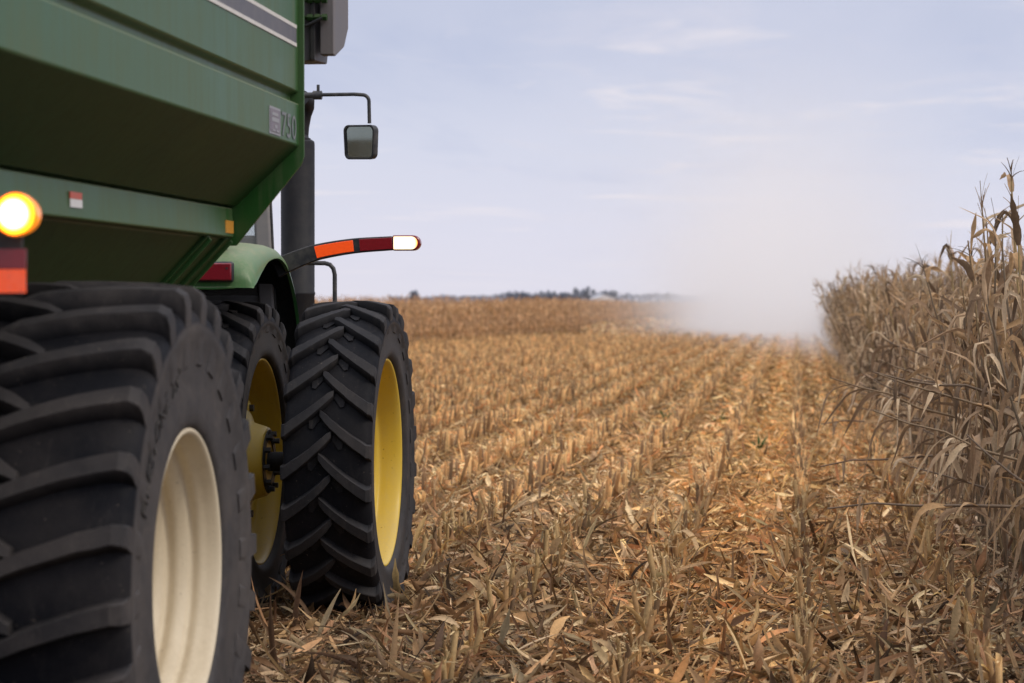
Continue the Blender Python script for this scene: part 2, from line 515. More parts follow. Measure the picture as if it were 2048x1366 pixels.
# painted stripe and pin lines
for s in (1, -1):
    b = MB(); b.box((s * 1.8015, (Y0 + Y1) / 2 - .02, 3.082), (.004, Y1 - Y0 - .06, .066)); obj('stripe', b, M['stripegrey'], cart)
    for zz in (3.041, 3.123):
        b = MB(); b.box((s * 1.8022, (Y0 + Y1) / 2 - .02, zz), (.005, Y1 - Y0 - .06, .016)); obj('pin_line', b, M['stripewhite'], cart)
# number and data label on the lower band
vs, fs = text_mesh('750', .155, 0.0006)
L = max(v.x for v in vs); b = MB()
b.add([(1.8055 + v.z, 2.40 + v.x / L * .33, 2.612 + v.y * 1.0) for v in vs], fs)
obj('number_decal', b, M['decal'], cart)
lb = MB(); lb.box((1.8045, 2.265, 2.664), (.003, .23, .118)); lab = obj('data_label', lb, M['decalpale'], cart)
b = MB(); b.box((1.8066, 2.265, 2.664), (.002, .205, .098)); obj('label_field', b, M['decalmauve'], lab)
b = MB()
for (yy, zz, w, h) in ((2.255, 2.692, .13, .014), (2.262, 2.668, .15, .018), (2.275, 2.640, .05, .014), (2.31, 2.622, .06, .008), (2.23, 2.622, .06, .006)):
    b.box((1.8082, yy, zz), (.0015, w, h))
obj('label_panel', b, M['decalpale'], lab)
# warning sticker and reflector on the rail (rail face leans a touch, so they sit proud of it)
b = MB(); b.box((1.5055, .29, 2.258), (.004, .145, .024), None, 0); b.box((1.5065, .29, 2.2305), (.004, .145, .029), None, 1)
obj('warning_sticker', b, [M['red'], M['white']], cart)
b = MB(); b.box((1.5055, 2.70, 2.222), (.005, .145, .056)); obj('side_reflector', b, M['amberrefl'], cart)
# marker lamp and reflective panel on a bracket arm at the rear
br = MB()
br.beam((1.50, -1.72, 2.24), (1.80, -1.76, 2.10), .05, .05); br.box((1.87, -1.775, 2.03), (.20, .012, .26))
brk = obj('lamp_bracket', br, M['black'], cart, 30, .003)
lamp_c = (1.966, -1.80, 2.115)
b = MB()
b.lathe([(.045, .030), (.040, .050), (-.005, .057), (-.022, .058), (-.030, .055)], 40, 'y')
o = obj('lamp_housing', b, M['amberlens'], cart, 50, loc=lamp_c)
b = MB(); b.lathe([(-.030, .0525), (-.038, .044), (-.044, .028), (-.047, .012), (-.0475, .001)], 40, 'y')
obj('lens', b, M['lamp_amber'], o, 80, loc=(0, 0, 0))
b = MB(); b.box((1.885, -1.787, 1.999), (.196, .006, .052)); obj('red_reflector', b, M['redrefl'], cart)
b = MB(); b.box((1.885, -1.788, 1.940), (.194, .006, .062)); obj('orange_reflector', b, M['orangerefl'], cart)
# chassis, axle and tongue
b = MB(); b.box((0, 0, .96), (2.7, .22, .22)); obj('axle', b, M['green_dark'], cart, 30, .01)
b = MB()
for s in (1, -1):
    b.box((s * .5, .1, 1.0), (.12, 4.2, .2)); b.beam((s * .5, 2.2, 1.0), (s * .06, 4.6, .62), .10, .16)
    b.beam((s * 1.3, 0, 1.02), (s * 1.2, .0, 1.9), .1, .12, 0, (0, 1, 0))
obj('chassis', b, M['green_dark'], cart, 30, .01)
b = MB(); b.box((0, 4.78, .56), (.09, .5, .07)); obj('tongue', b, M['steel'], cart, 30, .008)
b = MB()   # unloading tube along the front with its steep rise
b.tube([(.1, 2.95, 1.1), (1.0, 3.12, 2.2), (1.62, 3.2, 3.3)], .17, 20); obj('unload_tube', b, M['green'], cart, 40)
# folded spout hood
sp = MB()
side = [(3.11, 3.98), (3.11, 3.035), (3.17, 3.033), (3.40, 3.10), (3.51, 3.20), (3.51, 3.98)]
sp.prism([(y, z) for y, z in side], 1.842, 1.905, 'x')
hood = obj('spout_hood', sp, M['greymetal'], cart, 30, .004)
b = MB(); b.prism([(3.11, 3.98), (3.11, 3.005), (3.42, 3.02), (3.5, 3.18), (3.5, 3.98)], 1.30, 1.818, 'x'); obj('spout_body', b, M['greymetal'], cart, 30, .006)
b = MB(); b.prism([(3.085, 3.98), (3.085, 3.01), (3.105, 3.01), (3.105, 3.98)], 1.800, 1.822, 'x'); obj('spout_flange', b, M['steel'], cart, 30, .002)
b = MB()
for zz in (3.285, 3.205):
    b.tube([(1.62, 3.085, zz), (1.864, 3.085, zz)], .010, 8)
    for xx in (1.80, 1.835, 1.868):
        b.lathe([(-.012, .001), (-.012, .017), (.012, .017), (.012, .001)], 6, 'x', (xx, 3.085, zz))
obj('spring_bolt', b, M['green_dark'], cart, 30)
b = MB(); b.tube([(1.72, 3.07, 3.145), (1.80, 3.07, 3.17), (1.86, 3.07, 3.20)], .008, 8); b.tube([(1.765, 3.07, 3.40), (1.768, 3.07, 3.06)], .007, 8)
obj('latch_rod', b, M['steel'], cart, 60)

# cart wheels
CR = .993
tmb, chalf = make_tyre(CR, .84, .855, .474, .75, 26, .068, .054, -.175, .42, .20, over=.085)
def rim_mesh_cart():
    b = MB()
    p = [(.338, .490), (.358, .497), (.371, .492), (.374, .483), (.366, .473), (.346, .466), (.325, .461), (.300, .453), (.272, .458), (.258, .440),
         (.225, .424), (.192, .432), (.177, .412), (.146, .392), (.108, .400), (.090, .380), (.055, .364), (.02, .372), (-.05, .368), (-.06, .355), (-.08, .33), (-.06, .25), (-.02, .20), (-.02, .02)]
    p = [tuple(q) for q in catmull(p, 3)]
    b.lathe(p, 96, 'x')
    b.lathe([(-.34, .48), (-.25, .45), (-.05, .385)], 96, 'x')
    return b
wheel = empty('wheel', (1.581, 0, .965), 0, cart)
ty = obj('tyre', tmb, M['ctyre'], wheel, 24, wear=True)
rm = obj('rim', rim_mesh_cart(), M['cream'], wheel, 50, loc=(.025, 0, 0))
lt = arc_text('FIRESTONE  23°', .092, .665, R(128), chalf); obj('sidewall_lettering', lt, M['letters'], ty)
b = MB()
va = R(-104)
b.tube([(.15, .43 * math.cos(va), .43 * math.sin(va)), (.19, .40 * math.cos(va), .40 * math.sin(va)), (.23, .385 * math.cos(va), .385 * math.sin(va))], [.009, .008, .006], 8)
obj('valve_stem', b, M['black'], rm)
b = MB()
b.lathe([(-.02, .001), (.05, .001), (.05, .10), (.03, .12), (-.02, .14)], 30, 'x'); obj('hub', b, M['cream'], wheel, 40)
w2 = empty('wheel', (-1.581, 0, .965), math.pi, cart)
for src in (ty, rm):
    c = src.copy(); link(c, w2); c.rotation_euler = (0, math.pi if src is ty else 0, 0) if False else (0, 0, 0)
wheel.rotation_euler = (R(4), 0, 0)

# =================================================================== TRACTOR
tr = empty('tractor', (-3.98, 14.2, 0), R(0.3))
tag(tr, 'green tractor with dual yellow-rimmed rear wheels and black exhaust stack', 'tractor')
TR = .965
tmb, thalf = make_tyre(TR, .475, .505, .604, .40, 24, .054, .060, .225, .28, .13, bumps=True)

def rim_mesh_tractor():
    b = MB()
    p = [(.178, .616), (.196, .622), (.206, .617), (.207, .608), (.198, .599), (.172, .589), (.12, .582), (.075, .580), (.062, .570), (.045, .556), (-.02, .552), (-.10, .552), (-.125, .57), (-.165, .585), (-.182, .60), (-.19, .612)]
    b.lathe([tuple(q) for q in catmull(p, 3)], 110, 'x')
    return b
def disc_mesh(x0, r):
    b = MB()
    b.lathe([(x0 - .03, r), (x0, r - .02), (x0 + .01, r * .75), (x0 + .05, r * .55), (x0 + .05, .10), (x0 + .05, .001)], 60, 'x')
    return b
def rust_stamps(x):
    b = MB()
    for (th, k) in ((R(40), 5), (R(12), 8), (R(-38), 7), (R(-14), 4)):
        for i in range(k):
            t = th + i * .018 + random.uniform(-.003, .003)
            rr = .5785
            c, s = math.cos(t), math.sin(t); w = .0028; h = random.uniform(.003, .0065)
            b.add([(x - h, rr * c - w * -s, rr * s - w * c), (x + h, rr * c - w * -s, rr * s - w * c), (x + h, rr * c + w * -s, rr * s + w * c), (x - h, rr * c + w * -s, rr * s + w * c)], [(0, 1, 2, 3)])
    return b
wheels = {}
def tractor_wheel(lx, name, phase, s):
    w = empty('wheel', (lx, 0, .93), 0 if s > 0 else math.pi, tr)
    w.rotation_euler = (phase, 0, 0) if s > 0 else (phase, 0, math.pi)
    return w
w_out = tractor_wheel(1.478, 'outer', R(2.0), 1)
ty_o = obj('tyre', tmb, M['tyre'], w_out, 24, wear=True)
rm_o = obj('rim', rim_mesh_tractor(), M['yellow'], w_out, 50)
obj('wheel_disc', disc_mesh(-.13, .555), M['yellow'], w_out, 40)
b = MB(); va = R(43)
b.tube([(.02, .553 * math.cos(va), .553 * math.sin(va)), (.045, .525 * math.cos(va), .525 * math.sin(va)), (.085, .51 * math.cos(va), .505 * math.sin(va))], [.010, .008, .006], 8)
obj('valve_stem', b, M['black'], rm_o)
w_in = tractor_wheel(.725, 'inner', R(8.5), 1)
def cp(src, parent):
    c = src.copy(); link(c, parent); return c
ty_i = cp(ty_o, w_in); rm_i = cp(rm_o, w_in)
dd = obj('wheel_disc', disc_mesh(-.12, .555), M['yellow'], w_in, 40)
# cast hub of the inner wheel, its bolt ring and the axle that carries the outer dual
hub = MB()
hub.lathe([tuple(q) for q in catmull([(-.07, .40), (-.02, .385), (.03, .33), (.05, .325), (.085, .318), (.115, .30), (.13, .262), (.15, .235), (.20, .218), (.235, .205), (.245, .18), (.245, .01)], 3)], 60, 'x')
for k in range(8):
    t = 2 * math.pi * k / 8 + .2
    hub.box((.05, .335 * math.cos(t), .335 * math.sin(t)), (.10, .10, .05), Matrix.Rotation(t, 3, 'X'))
hb = obj('cast_hub', hub, M['yellow'], w_in, 45, .006)
b = MB()
for k in range(10):
    t = 2 * math.pi * k / 10
    y, z = .165 * math.cos(t), .165 * math.sin(t)
    b.lathe([(.245, .001), (.245, .026), (.256, .026), (.256, .017), (.288, .017), (.288, .001)], 6, 'x', (0, y, z))
b.lathe([(.246, .19), (.252, .19), (.252, .13), (.246, .13)], 40, 'x')
for k in range(8):
    t = 2 * math.pi * k / 8 + .2
    b.lathe([(.10, .001), (.10, .022), (.125, .022), (.125, .001)], 6, 'x', (0, .345 * math.cos(t), .345 * math.sin(t)))
obj('hub_bolt', b, M['steel'], hb, 30)
b = MB(); b.lathe([(-.3, .058), (.85, .058), (.85, .001)], 32, 'x'); obj('axle_shaft', b, M['blackmetal'], hb, 40)
for lx in (-.755, -1.52):
    w = tractor_wheel(lx, 'l', R(5), -1); cp(ty_o, w); cp(rm_o, w); cp(dd, w)

# chassis and axle housing, hood and front wheels
b = MB(); b.lathe([(-.50, .19), (-.2, .24), (.2, .24), (.50, .19)], 30, 'x', (0, 0, .93)); b.box((0, .9, .95), (.52, 2.6, .5)); b.box((0, 2.9, .95), (.42, 2.2, .42)); obj('chassis', b, M['tgreen'], tr, 40, .02)
b = MB(); b.box((0, -.75, .50), (.12, 1.1, .07)); b.box((0, -.35, .85), (.6, .5, .5)); obj('hitch', b, M['black'], tr, 30, .01)
b = MB(); hp = [(-.36, 1.25), (-.38, 1.75), (-.28, 1.93), (.28, 1.93), (.38, 1.75), (.36, 1.25)]
b.prism(hp, 2.2, 4.3, 'y'); obj('hood', b, M['tgreen'], tr, 40, .04, seg=4)
fmb, fh = make_tyre(.70, .42, .40, .42, .32, 21, .042, .042, .19, .25, .10)
fty = None
for s in (1, -1):
    w = empty('front_wheel', (s * .98, 2.95, .68), 0 if s > 0 else math.pi, tr)
    if fty is None:
        fty = obj('tyre', fmb, M['tyre'], w, 32, wear=True)
        b = MB(); b.lathe([(.16, .415), (.17, .432), (.15, .42), (.08, .39), (-.06, .38), (-.05, .2), (.06, .16), (.06, .001)], 60, 'x'); frm = obj('rim', b, M['yellow'], w, 40)
    else:
        cp(fty, w); cp(frm, w)
b = MB(); b.box((0, 2.95, .66), (1.7, .16, .16)); obj('front_axle', b, M['tgreen'], tr, 40, .02)

# fender over the inner wheel
top = catmull([(-.665, 1.965), (-.655, 2.06), (-.60, 2.150), (-.48, 2.200), (-.2, 2.238), (.15, 2.232), (.45, 2.150), (.70, 1.950), (.84, 1.68), (.88, 1.50)], 5)
opn = catmull([(-.645, 1.962), (-.625, 1.975), (-.56, 1.995), (-.42, 2.055), (-.2, 2.125), (.12, 2.140), (.40, 2.060), (.64, 1.870), (.78, 1.63), (.82, 1.47)], 5)
def fender(s):
    b = MB(); lin = MB(); nst = len(top); W = 8
    vs = []
    for i in range(nst):
        T_, O_ = np.array(top[i]), np.array(opn[i])
        rr = i / (nst - 1)
        dirn = O_ - T_
        row = [(.30, T_ ), (.74, T_ + dirn * .02), (.85, T_ + dirn * .08), (.935, T_ + dirn * .20), (.985, T_ + dirn * .40), (1.012, T_ + dirn * .70), (1.02, O_), (1.0, O_ + dirn * .01)]
        vs += [(s * x, p[0], p[1]) for x, p in row]
    fs = [(i * W + j, i * W + j + 1, (i + 1) * W + j + 1, (i + 1) * W + j) for i in range(nst - 1) for j in range(W - 1)]
    b.add(vs, fs)
    f = obj('fender', b, M['tgreen'], tr, 50)
    vs = []
    for i in range(nst):
        T_, O_ = np.array(top[i]), np.array(opn[i])
        m_ = T_ + (O_ - T_) * .25 if i > 3 else O_
        vs += [(s * .999, O_[0], O_[1] + .001), (s * .97, (T_[0] * .3 + O_[0] * .7), (T_[1] * .3 + O_[1] * .7) - .002), (s * .88, m_[0], m_[1] - .012), (s * .42, m_[0], m_[1] - .012), (s * .42, m_[0] * .8, m_[1] - .9)]
    fs = [(i * 5 + j, i * 5 + j + 1, (i + 1) * 5 + j + 1, (i + 1) * 5 + j) for i in range(nst - 1) for j in range(4)]
    lin.add(vs, fs); obj('fender_shadow_liner', lin, M['dark'], f, 60)  # underside and inner wall, coloured near-black for the shadow under the arch
    return f
fd = fender(1); fender(-1)
# bottom lip of the fender's rear face
b = MB(); b.tube([(.30, -.664, 1.962), (.80, -.664, 1.962), (.90, -.652, 1.968), (.96, -.62, 1.99)], .010, 8); obj('fender_lip', b, M['tgreen'], fd, 60)
# tail lamp on the rear face
b = MB(); b.box((.775, -.672, 2.055), (.27, .04, .118)); tl = obj('taillight', b, M['black'], tr, 30, .016, seg=3)
b = MB(); b.box((.775, -.697, 2.055), (.252, .016, .100)); o = obj('lens', b, M['taillight'], tl, 30, .008, seg=3)
b = MB(); b.lathe([(-.707, .001), (-.707, .007), (-.70, .008)], 6, 'y', (.875, 0, 2.075)); obj('screw', b, M['black'], tl, 30)
# work lamp standing on the fender
b = MB(); b.lathe([(-.05, .055), (-.05, .066), (-.03, .068), (.02, .060), (.055, .03), (.06, .001)], 32, 'y', (.80, -.52, 2.285)); b.lathe([(2.19, .035), (2.20, .035), (2.20, .014), (2.235, .014)], 16, 'z', (.80, -.50, 0))
wl = obj('work_lamp', b, M['black'], tr, 40, .003)
b = MB(); b.lathe([(-.046, .055), (-.052, .03), (-.053, .001)], 32, 'y', (.80, -.52, 2.285)); obj('lens', b, M['mirror'], wl, 60)

# cab
cab = MB()
zb, zt = 1.55, 3.08
def post(x0, y0, x1, y1, w, d):
    cab.add([(x0 - w / 2, y0 - d / 2, zb), (x0 + w / 2, y0 - d / 2, zb), (x0 + w / 2, y0 + d / 2, zb), (x0 - w / 2, y0 + d / 2, zb),
             (x1 - w / 2, y1 - d / 2, zt), (x1 + w / 2, y1 - d / 2, zt), (x1 + w / 2, y1 + d / 2, zt), (x1 - w / 2, y1 + d / 2, zt)],
            [(0, 1, 2, 3), (4, 5, 6, 7), (0, 1, 5, 4), (1, 2, 6, 5), (2, 3, 7, 6), (3, 0, 4, 7)])
for s in (1, -1):
    post(s * .850, .62, s * .762, .70, .095, .07); post(s * .55, 1.95, s * .50, 1.85, .07, .07)
cab.prism([(-.86, .58), (.86, .58), (.56, 1.98), (-.56, 1.98)], 1.42, 1.575, 'z'); cab.prism([(-.78, .66), (.78, .66), (.52, 1.9), (-.52, 1.9)], zt - .01, zt + .05, 'z')
cb = obj('cab_frame', cab, M['greyplastic'], tr, 40, .014, seg=3)
b = MB(); b.prism([(-.79, .55), (.79, .55), (.53, 1.95), (-.53, 1.95)], zt + .052, zt + .21, 'z'); obj('cab_roof', b, M['tgreen'], tr, 40, .06, seg=5)
b = MB()
b.add([(-.80, .60, zb + .04), (.80, .60, zb + .04), (.715, .68, zt - .02), (-.715, .68, zt - .02)], [(0, 1, 2, 3)])
for s in (1, -1):
    b.add([(s * .882, .66, zb + .04), (s * .57, 1.95, zb + .04), (s * .52, 1.86, zt - .02), (s * .79, .74, zt - .02)], [(0, 1, 2, 3)])
b.add([(-.52, 1.97, zb + .3), (.52, 1.97, zb + .3), (.47, 1.87, zt - .02), (-.47, 1.87, zt - .02)], [(0, 1, 2, 3)])
obj('window', b, M['glass'], cb, 10)
b = MB()
b.beam((.903, .625, zb), (.815, .705, zt), .010, .03, 0, (0, 1, 0)); obj('window_seal', b, M['black'], cb, 30, .002)
b = MB(); b.box((.60, .74, 2.07), (.42, .12, .46)); b.box((.58, 1.2, 1.85), (.25, .8, .35)); obj('side_console', b, M['lightgrey'], tr, 30, .02)
b = MB(); b.box((0, 1.05, 2.05), (.52, .5, .14)); b.box((0, .82, 2.42), (.5, .13, .7), Matrix.Rotation(R(10), 3, 'X')); obj('driver_seat', b, M['seat'], tr, 30, .05, seg=4)
b = MB(); b.tube([(0, 1.85, 1.6), (0, 1.62, 2.1)], .04, 10)
b.lathe([(math.sin(a) * .012, .19 + math.cos(a) * .012) for a in np.linspace(0, 6.283, 9)], 30, 'z', (0, 1.6, 2.13)); obj('steering_wheel', b, M['black'], tr, 60)

# exhaust stack with its curved tail pipe
ex = MB()
EX, EY = .684, 2.40
ex.lathe([(1.35, .115), (1.93, .117), (1.935, .121), (1.95, .121), (1.955, .117), (2.98, .119), (3.0, .116), (3.012, .10), (3.012, .03)], 48, 'z', (EX, EY, 0))
exs = obj('exhaust_stack', ex, M['blackmetal'], tr, 40, .002)
b = MB()
b.tube([(EX + .02, EY - .02, 2.99), (EX + .03, EY - .02, 3.10), (EX + .045, EY - .03, 3.18), (EX + .065, EY - .05, 3.235), (EX + .075, EY - .09, 3.27), (EX + .06, EY - .15, 3.29)], [.055, .055, .057, .062, .062, .055], 24)
b.lathe([(2.985, .075), (3.02, .075), (3.025, .062), (3.05, .058)], 30, 'z', (EX + .02, EY - .02, 0))
obj('tail_pipe', b, M['blackmetal'], exs, 60)
# mirror on its bent arm
b = MB()
cz = 3.272
pts = [(.62, 1.83, cz), (1.18, 1.83, cz + .004)] + [(1.28 - .045 + .045 * math.sin(a), 1.83, cz - .045 + .045 * math.cos(a)) for a in np.linspace(0, math.pi / 2, 7)] + [(1.283, 1.83, 3.08)]
b.tube(pts, .0125, 12); b.tube([(.70, 1.83, cz), (.925, 1.83, cz)], .020, 12); b.lathe([(-.03, .001), (-.03, .03), (.03, .03), (.03, .001)], 8, 'x', (.93, 1.83, cz)); b.box((.935, 1.83, cz + .045), (.018, .018, .05))
arm = obj('mirror_arm', b, M['black'], tr, 50)
def rounded(w, h, r, n=8, taper=.94):
    pts = []
    for cx, cy, a0 in ((w / 2 - r, h / 2 - r, 0), (-w / 2 + r, h / 2 - r, 90), (-w / 2 + r, -h / 2 + r, 180), (w / 2 - r, -h / 2 + r, 270)):
        for k in range(n):
            a = R(a0 + 90 * k / (n - 1)); x, y = cx + r * math.cos(a), cy + r * math.sin(a)
            x *= 1 if y > 0 else taper
            y += .010 * (1 - (2 * x / w) ** 2) * (1 if y > 0 else -1)
            pts.append((x, y))
    return pts
hs = MB()
o_ = rounded(.272, .222, .035); i_ = rounded(.244, .196, .028)
nn = len(o_)
loops = [(o_, .055, .80), (o_, .03, .97), (o_, -.012, 1.0), (o_, -.020, .985), (i_, -.020, 1.0), (i_, -.008, 1.0)]
vs = [(x * k, y, z * k) for pl, y, k in loops for x, z in pl]
fs = [(l * nn + j, l * nn + (j + 1) % nn, (l + 1) * nn + (j + 1) % nn, (l + 1) * nn + j) for l in range(5) for j in range(nn)]
fs.append(tuple(range(nn)))
hs.add(vs, fs)
mh = obj('mirror_head', hs, M['black'], arm, 40, loc=(1.223, 1.83, 2.955)); mh.rotation_euler = (R(3), R(2), R(-31))
b = MB(); b.add([(x, -.009, z) for x, z in i_], [tuple(range(nn))]); obj('mirror_glass', b, M['mirror'], mh)
# extremity arm with lit lamp
pts = catmull([(.93, .40, 2.085), (1.01, .40, 2.122), (1.10, .40, 2.158), (1.21, .40, 2.192), (1.42, .40, 2.226), (1.66, .40, 2.242)], 6)
hh = [np.interp(i, [0, len(pts) - 1], [.058, .043]) for i in range(len(pts))]
def armstrip(i0, i1, y0, y1, k, name, mat, parent, bev):
    b = MB(); vs = []
    for i in range(i0, i1 + 1):
        p = pts[i]; d = pts[min(i + 1, len(pts) - 1)] - pts[max(i - 1, 0)]; d = d / np.linalg.norm(d); nx, nz = -d[2], d[0]; h = hh[i] * k
        vs += [(p[0] + nx * h, y0, p[2] + nz * h), (p[0] - nx * h, y0, p[2] - nz * h), (p[0] - nx * h, y1, p[2] - nz * h), (p[0] + nx * h, y1, p[2] + nz * h)]
    m_ = i1 - i0 + 1
    fs = [(i * 4 + j, i * 4 + (j + 1) % 4, (i + 1) * 4 + (j + 1) % 4, (i + 1) * 4 + j) for i in range(m_ - 1) for j in range(4)]
    fs += [(0, 1, 2, 3), (m_ * 4 - 1, m_ * 4 - 2, m_ * 4 - 3, m_ * 4 - 4)]
    b.add(vs, fs); return obj(name, b, mat, parent, 40, bev)
xa = armstrip(0, len(pts) - 1, .38, .43, 1.0, 'lamp_arm', M['black'], tr, .006)
armstrip(17, 24, .3755, .385, .74, 'orange_reflector', M['orangerefl'], xa, .002)
armstrip(25, 30, .3745, .385, .80, 'red_reflector', M['redrefl'], xa, .002)
L = MB()
def stadium(w, h, n=12):
    r = h / 2; p = [(0, -r), (w - r, -r)]
    p += [(w - r + r * math.sin(a), -r * math.cos(a)) for a in np.linspace(0, math.pi, n)][1:-1]
    return p + [(w - r, r), (0, r)]
st = stadium(.172, .094)
L.prism([(1.662 + x, 2.243 + z) for x, z in st], .372, .436, 'y'); lh = obj('lamp_housing', L, M['taillight'], xa, 40, .008)
st = stadium(.148, .078); b = MB()
b.prism([(1.669 + x, 2.243 + z) for x, z in st], .366, .374, 'y'); obj('lens', b, M['lamp_arm'], lh, 40, .003)
# handrail by the cab steps
b = MB()
b.tube([(.78, 2.1, 2.15), (.93, 2.1, 2.148), (.965, 2.1, 2.138), (.988, 2.1, 2.112), (.998, 2.1, 2.07), (1.0, 2.1, 1.2)], .0155, 12)
obj('handrail', b, M['black'], tr, 60)

# =================================================================== FIELD
FA = R(-0.474)                      # the rows run a hair to the right of the cart's heading
cf, sf = math.cos(FA), math.sin(FA)
def F(P):
    """field frame -> world (turn about the origin)"""
    P = np.asarray(P, float); out = P.copy()
    out[..., 0] = P[..., 0] * cf - P[..., 1] * sf
    out[..., 1] = P[..., 0] * sf + P[..., 1] * cf
    return out
ROW = .84; ROW0 = .06
CORN0 = 1.50

def np_mesh(name, V, Q, C, mat, smooth=True):
    me = bpy.data.meshes.new(name)
    V = np.ascontiguousarray(V, np.float32); Q = np.ascontiguousarray(Q, np.int32)
    nq = len(Q)
    me.vertices.add(len(V)); me.vertices.foreach_set('co', V.ravel())
    me.loops.add(nq * 4); me.loops.foreach_set('vertex_index', Q.ravel())
    me.polygons.add(nq); me.polygons.foreach_set('loop_start', np.arange(0, nq * 4, 4, dtype=np.int32))
    me.polygons.foreach_set('use_smooth', np.full(nq, smooth))
    a = me.color_attributes.new('Col', 'FLOAT_COLOR', 'POINT')
    C4 = np.ones((len(V), 4), np.float32); C4[:, :3] = C
    a.data.foreach_set('color', C4.ravel())
    me.materials.append(mat)
    me.update(calc_edges=True); me.validate()
    return me

class Geo:
    def __init__(self): self.V = []; self.Q = []; self.C = []; self.n = 0
    def add(self, V, Q, C):
        V = np.asarray(V, np.float32).reshape(-1, 3); self.V.append(V); self.Q.append(np.asarray(Q).reshape(-1, 4) + self.n)
        C = np.asarray(C, np.float32)
        if C.ndim == 1: C = np.tile(C, (len(V), 1))
        self.C.append(C.reshape(-1, 3)); self.n += len(V)
    def get(self): return np.concatenate(self.V), np.concatenate(self.Q), np.concatenate(self.C)
    def mesh(self, name, mat): return np_mesh(name, *self.get(), mat)

def strips(base, yaw, ph0, ph1, L, W, roll, twist, fold, S=3, shape='leaf', power=1.0, wav=0.0, rng=RNG, bend=None):
    """N curved leaf strips, 3 vertices across: returns V (N,S+1,3,3), Q"""
    N = len(base); t = np.linspace(0, 1, S + 1)
    q = t[None] ** power if bend is None else np.clip((t[None] - bend[:, None]) / .28 + .5, 0, 1)
    ph = ph0[:, None] + (ph1 - ph0)[:, None] * q
    mid = (ph[:, 1:] + ph[:, :-1]) / 2
    dl = (L / S)[:, None]
    x = np.concatenate([np.zeros((N, 1)), np.cumsum(np.cos(mid) * dl, 1)], 1)
    z = np.concatenate([np.zeros((N, 1)), np.cumsum(np.sin(mid) * dl, 1)], 1)
    if shape == 'leaf': w = np.clip(np.minimum(.55 + 2.2 * t, 1.0) * (1 - t ** 2.4) ** .8, .06, 1)
    elif shape == 'husk': w = np.clip(np.minimum(np.minimum(1, .45 + 3 * t), .12 + 2.6 * (1 - t)), .1, 1)
    else: w = np.clip(1 - .6 * t, .2, 1)
    w = w[None] * W[:, None] / 2
    if wav > 0: w = w * (1 + rng.normal(0, wav, w.shape))
    r = roll[:, None] + twist[:, None] * t[None]
    nx, nz = -np.sin(ph), np.cos(ph)
    sy = np.cos(r); sn = np.sin(r)          # side vector = sy*Y + sn*N
    un, uy = np.cos(r), -np.sin(r)          # fold direction
    cx, cz = x, z
    V = np.zeros((N, S + 1, 3, 3))
    for j, sgn in enumerate((-1, 0, 1)):
        f = (-fold[:, None] * w) if sgn == 0 else 0 * w
        V[:, :, j, 0] = cx + sgn * w * sn * nx + f * un * nx
        V[:, :, j, 1] = sgn * w * sy + f * uy
        V[:, :, j, 2] = cz + sgn * w * sn * nz + f * un * nz
    c, s = np.cos(yaw)[:, None, None], np.sin(yaw)[:, None, None]
    X = V[..., 0] * c - V[..., 1] * s; Y = V[..., 0] * s + V[..., 1] * c
    V[..., 0] = X + base[:, 0][:, None, None]; V[..., 1] = Y + base[:, 1][:, None, None]; V[..., 2] += base[:, 2][:, None, None]
    q = []
    for i in range(S):
        for j in range(2):
            a = i * 3 + j; q.append((a, a + 1, a + 4, a + 3))
    q = np.array(q); Q = (np.arange(N) * (S + 1) * 3)[:, None, None] + q[None]
    return V, Q.reshape(-1, 4)

def flat2(base, yaw, pitch, L, W, roll):
    """N single quads, for shreds and far pieces"""
    N = len(base)
    d = np.stack([np.cos(yaw) * np.cos(pitch), np.sin(yaw) * np.cos(pitch), np.sin(pitch)], 1)
    s = np.stack([-np.sin(yaw), np.cos(yaw), 0 * yaw], 1); u = np.cross(d, s)
    sv = s * np.cos(roll)[:, None] + u * np.sin(roll)[:, None]
    a = base; b = base + d * L[:, None]
    V = np.stack([a - sv * W[:, None] / 2, a + sv * W[:, None] / 2, b + sv * W[:, None] / 3, b - sv * W[:, None] / 3], 1)
    Q = np.arange(N * 4).reshape(N, 4)
    return V, Q

PAL = np.array([(.60, .38, .155), (.52, .295, .12), (.33, .185, .075), (.72, .54, .29), (.18, .10, .045), (.46, .31, .16), (.50, .25, .10), (.10, .06, .033)])
def pal(n, p, rng=RNG):
    i = rng.choice(len(PAL), n, p=np.array(p) / sum(p))
    c = PAL[i] * np.exp(rng.normal(-.02, .30, (n, 1))) * rng.normal(1, .03, (n, 3))
    c = c * np.array([[1.05, .985, .93]])
    return np.maximum(c * np.minimum(1, .78 / c.max(1, keepdims=True)), .01)

def scatter(n, y0, y1, lo=-.245, hi=.135, wmin=1.2):
    """uniform over the wedge of field that the picture can see, with room to step aside"""
    y = np.sqrt(RNG.uniform(y0 ** 2, y1 ** 2, n)); u = RNG.uniform(0, 1, n)
    x = (lo * y - wmin) + u * ((hi - lo) * y + 2 * wmin)
    return x, y

def rowdist(x):
    k = np.round((x - ROW0) / ROW); return np.abs(x - ROW0 - k * ROW)

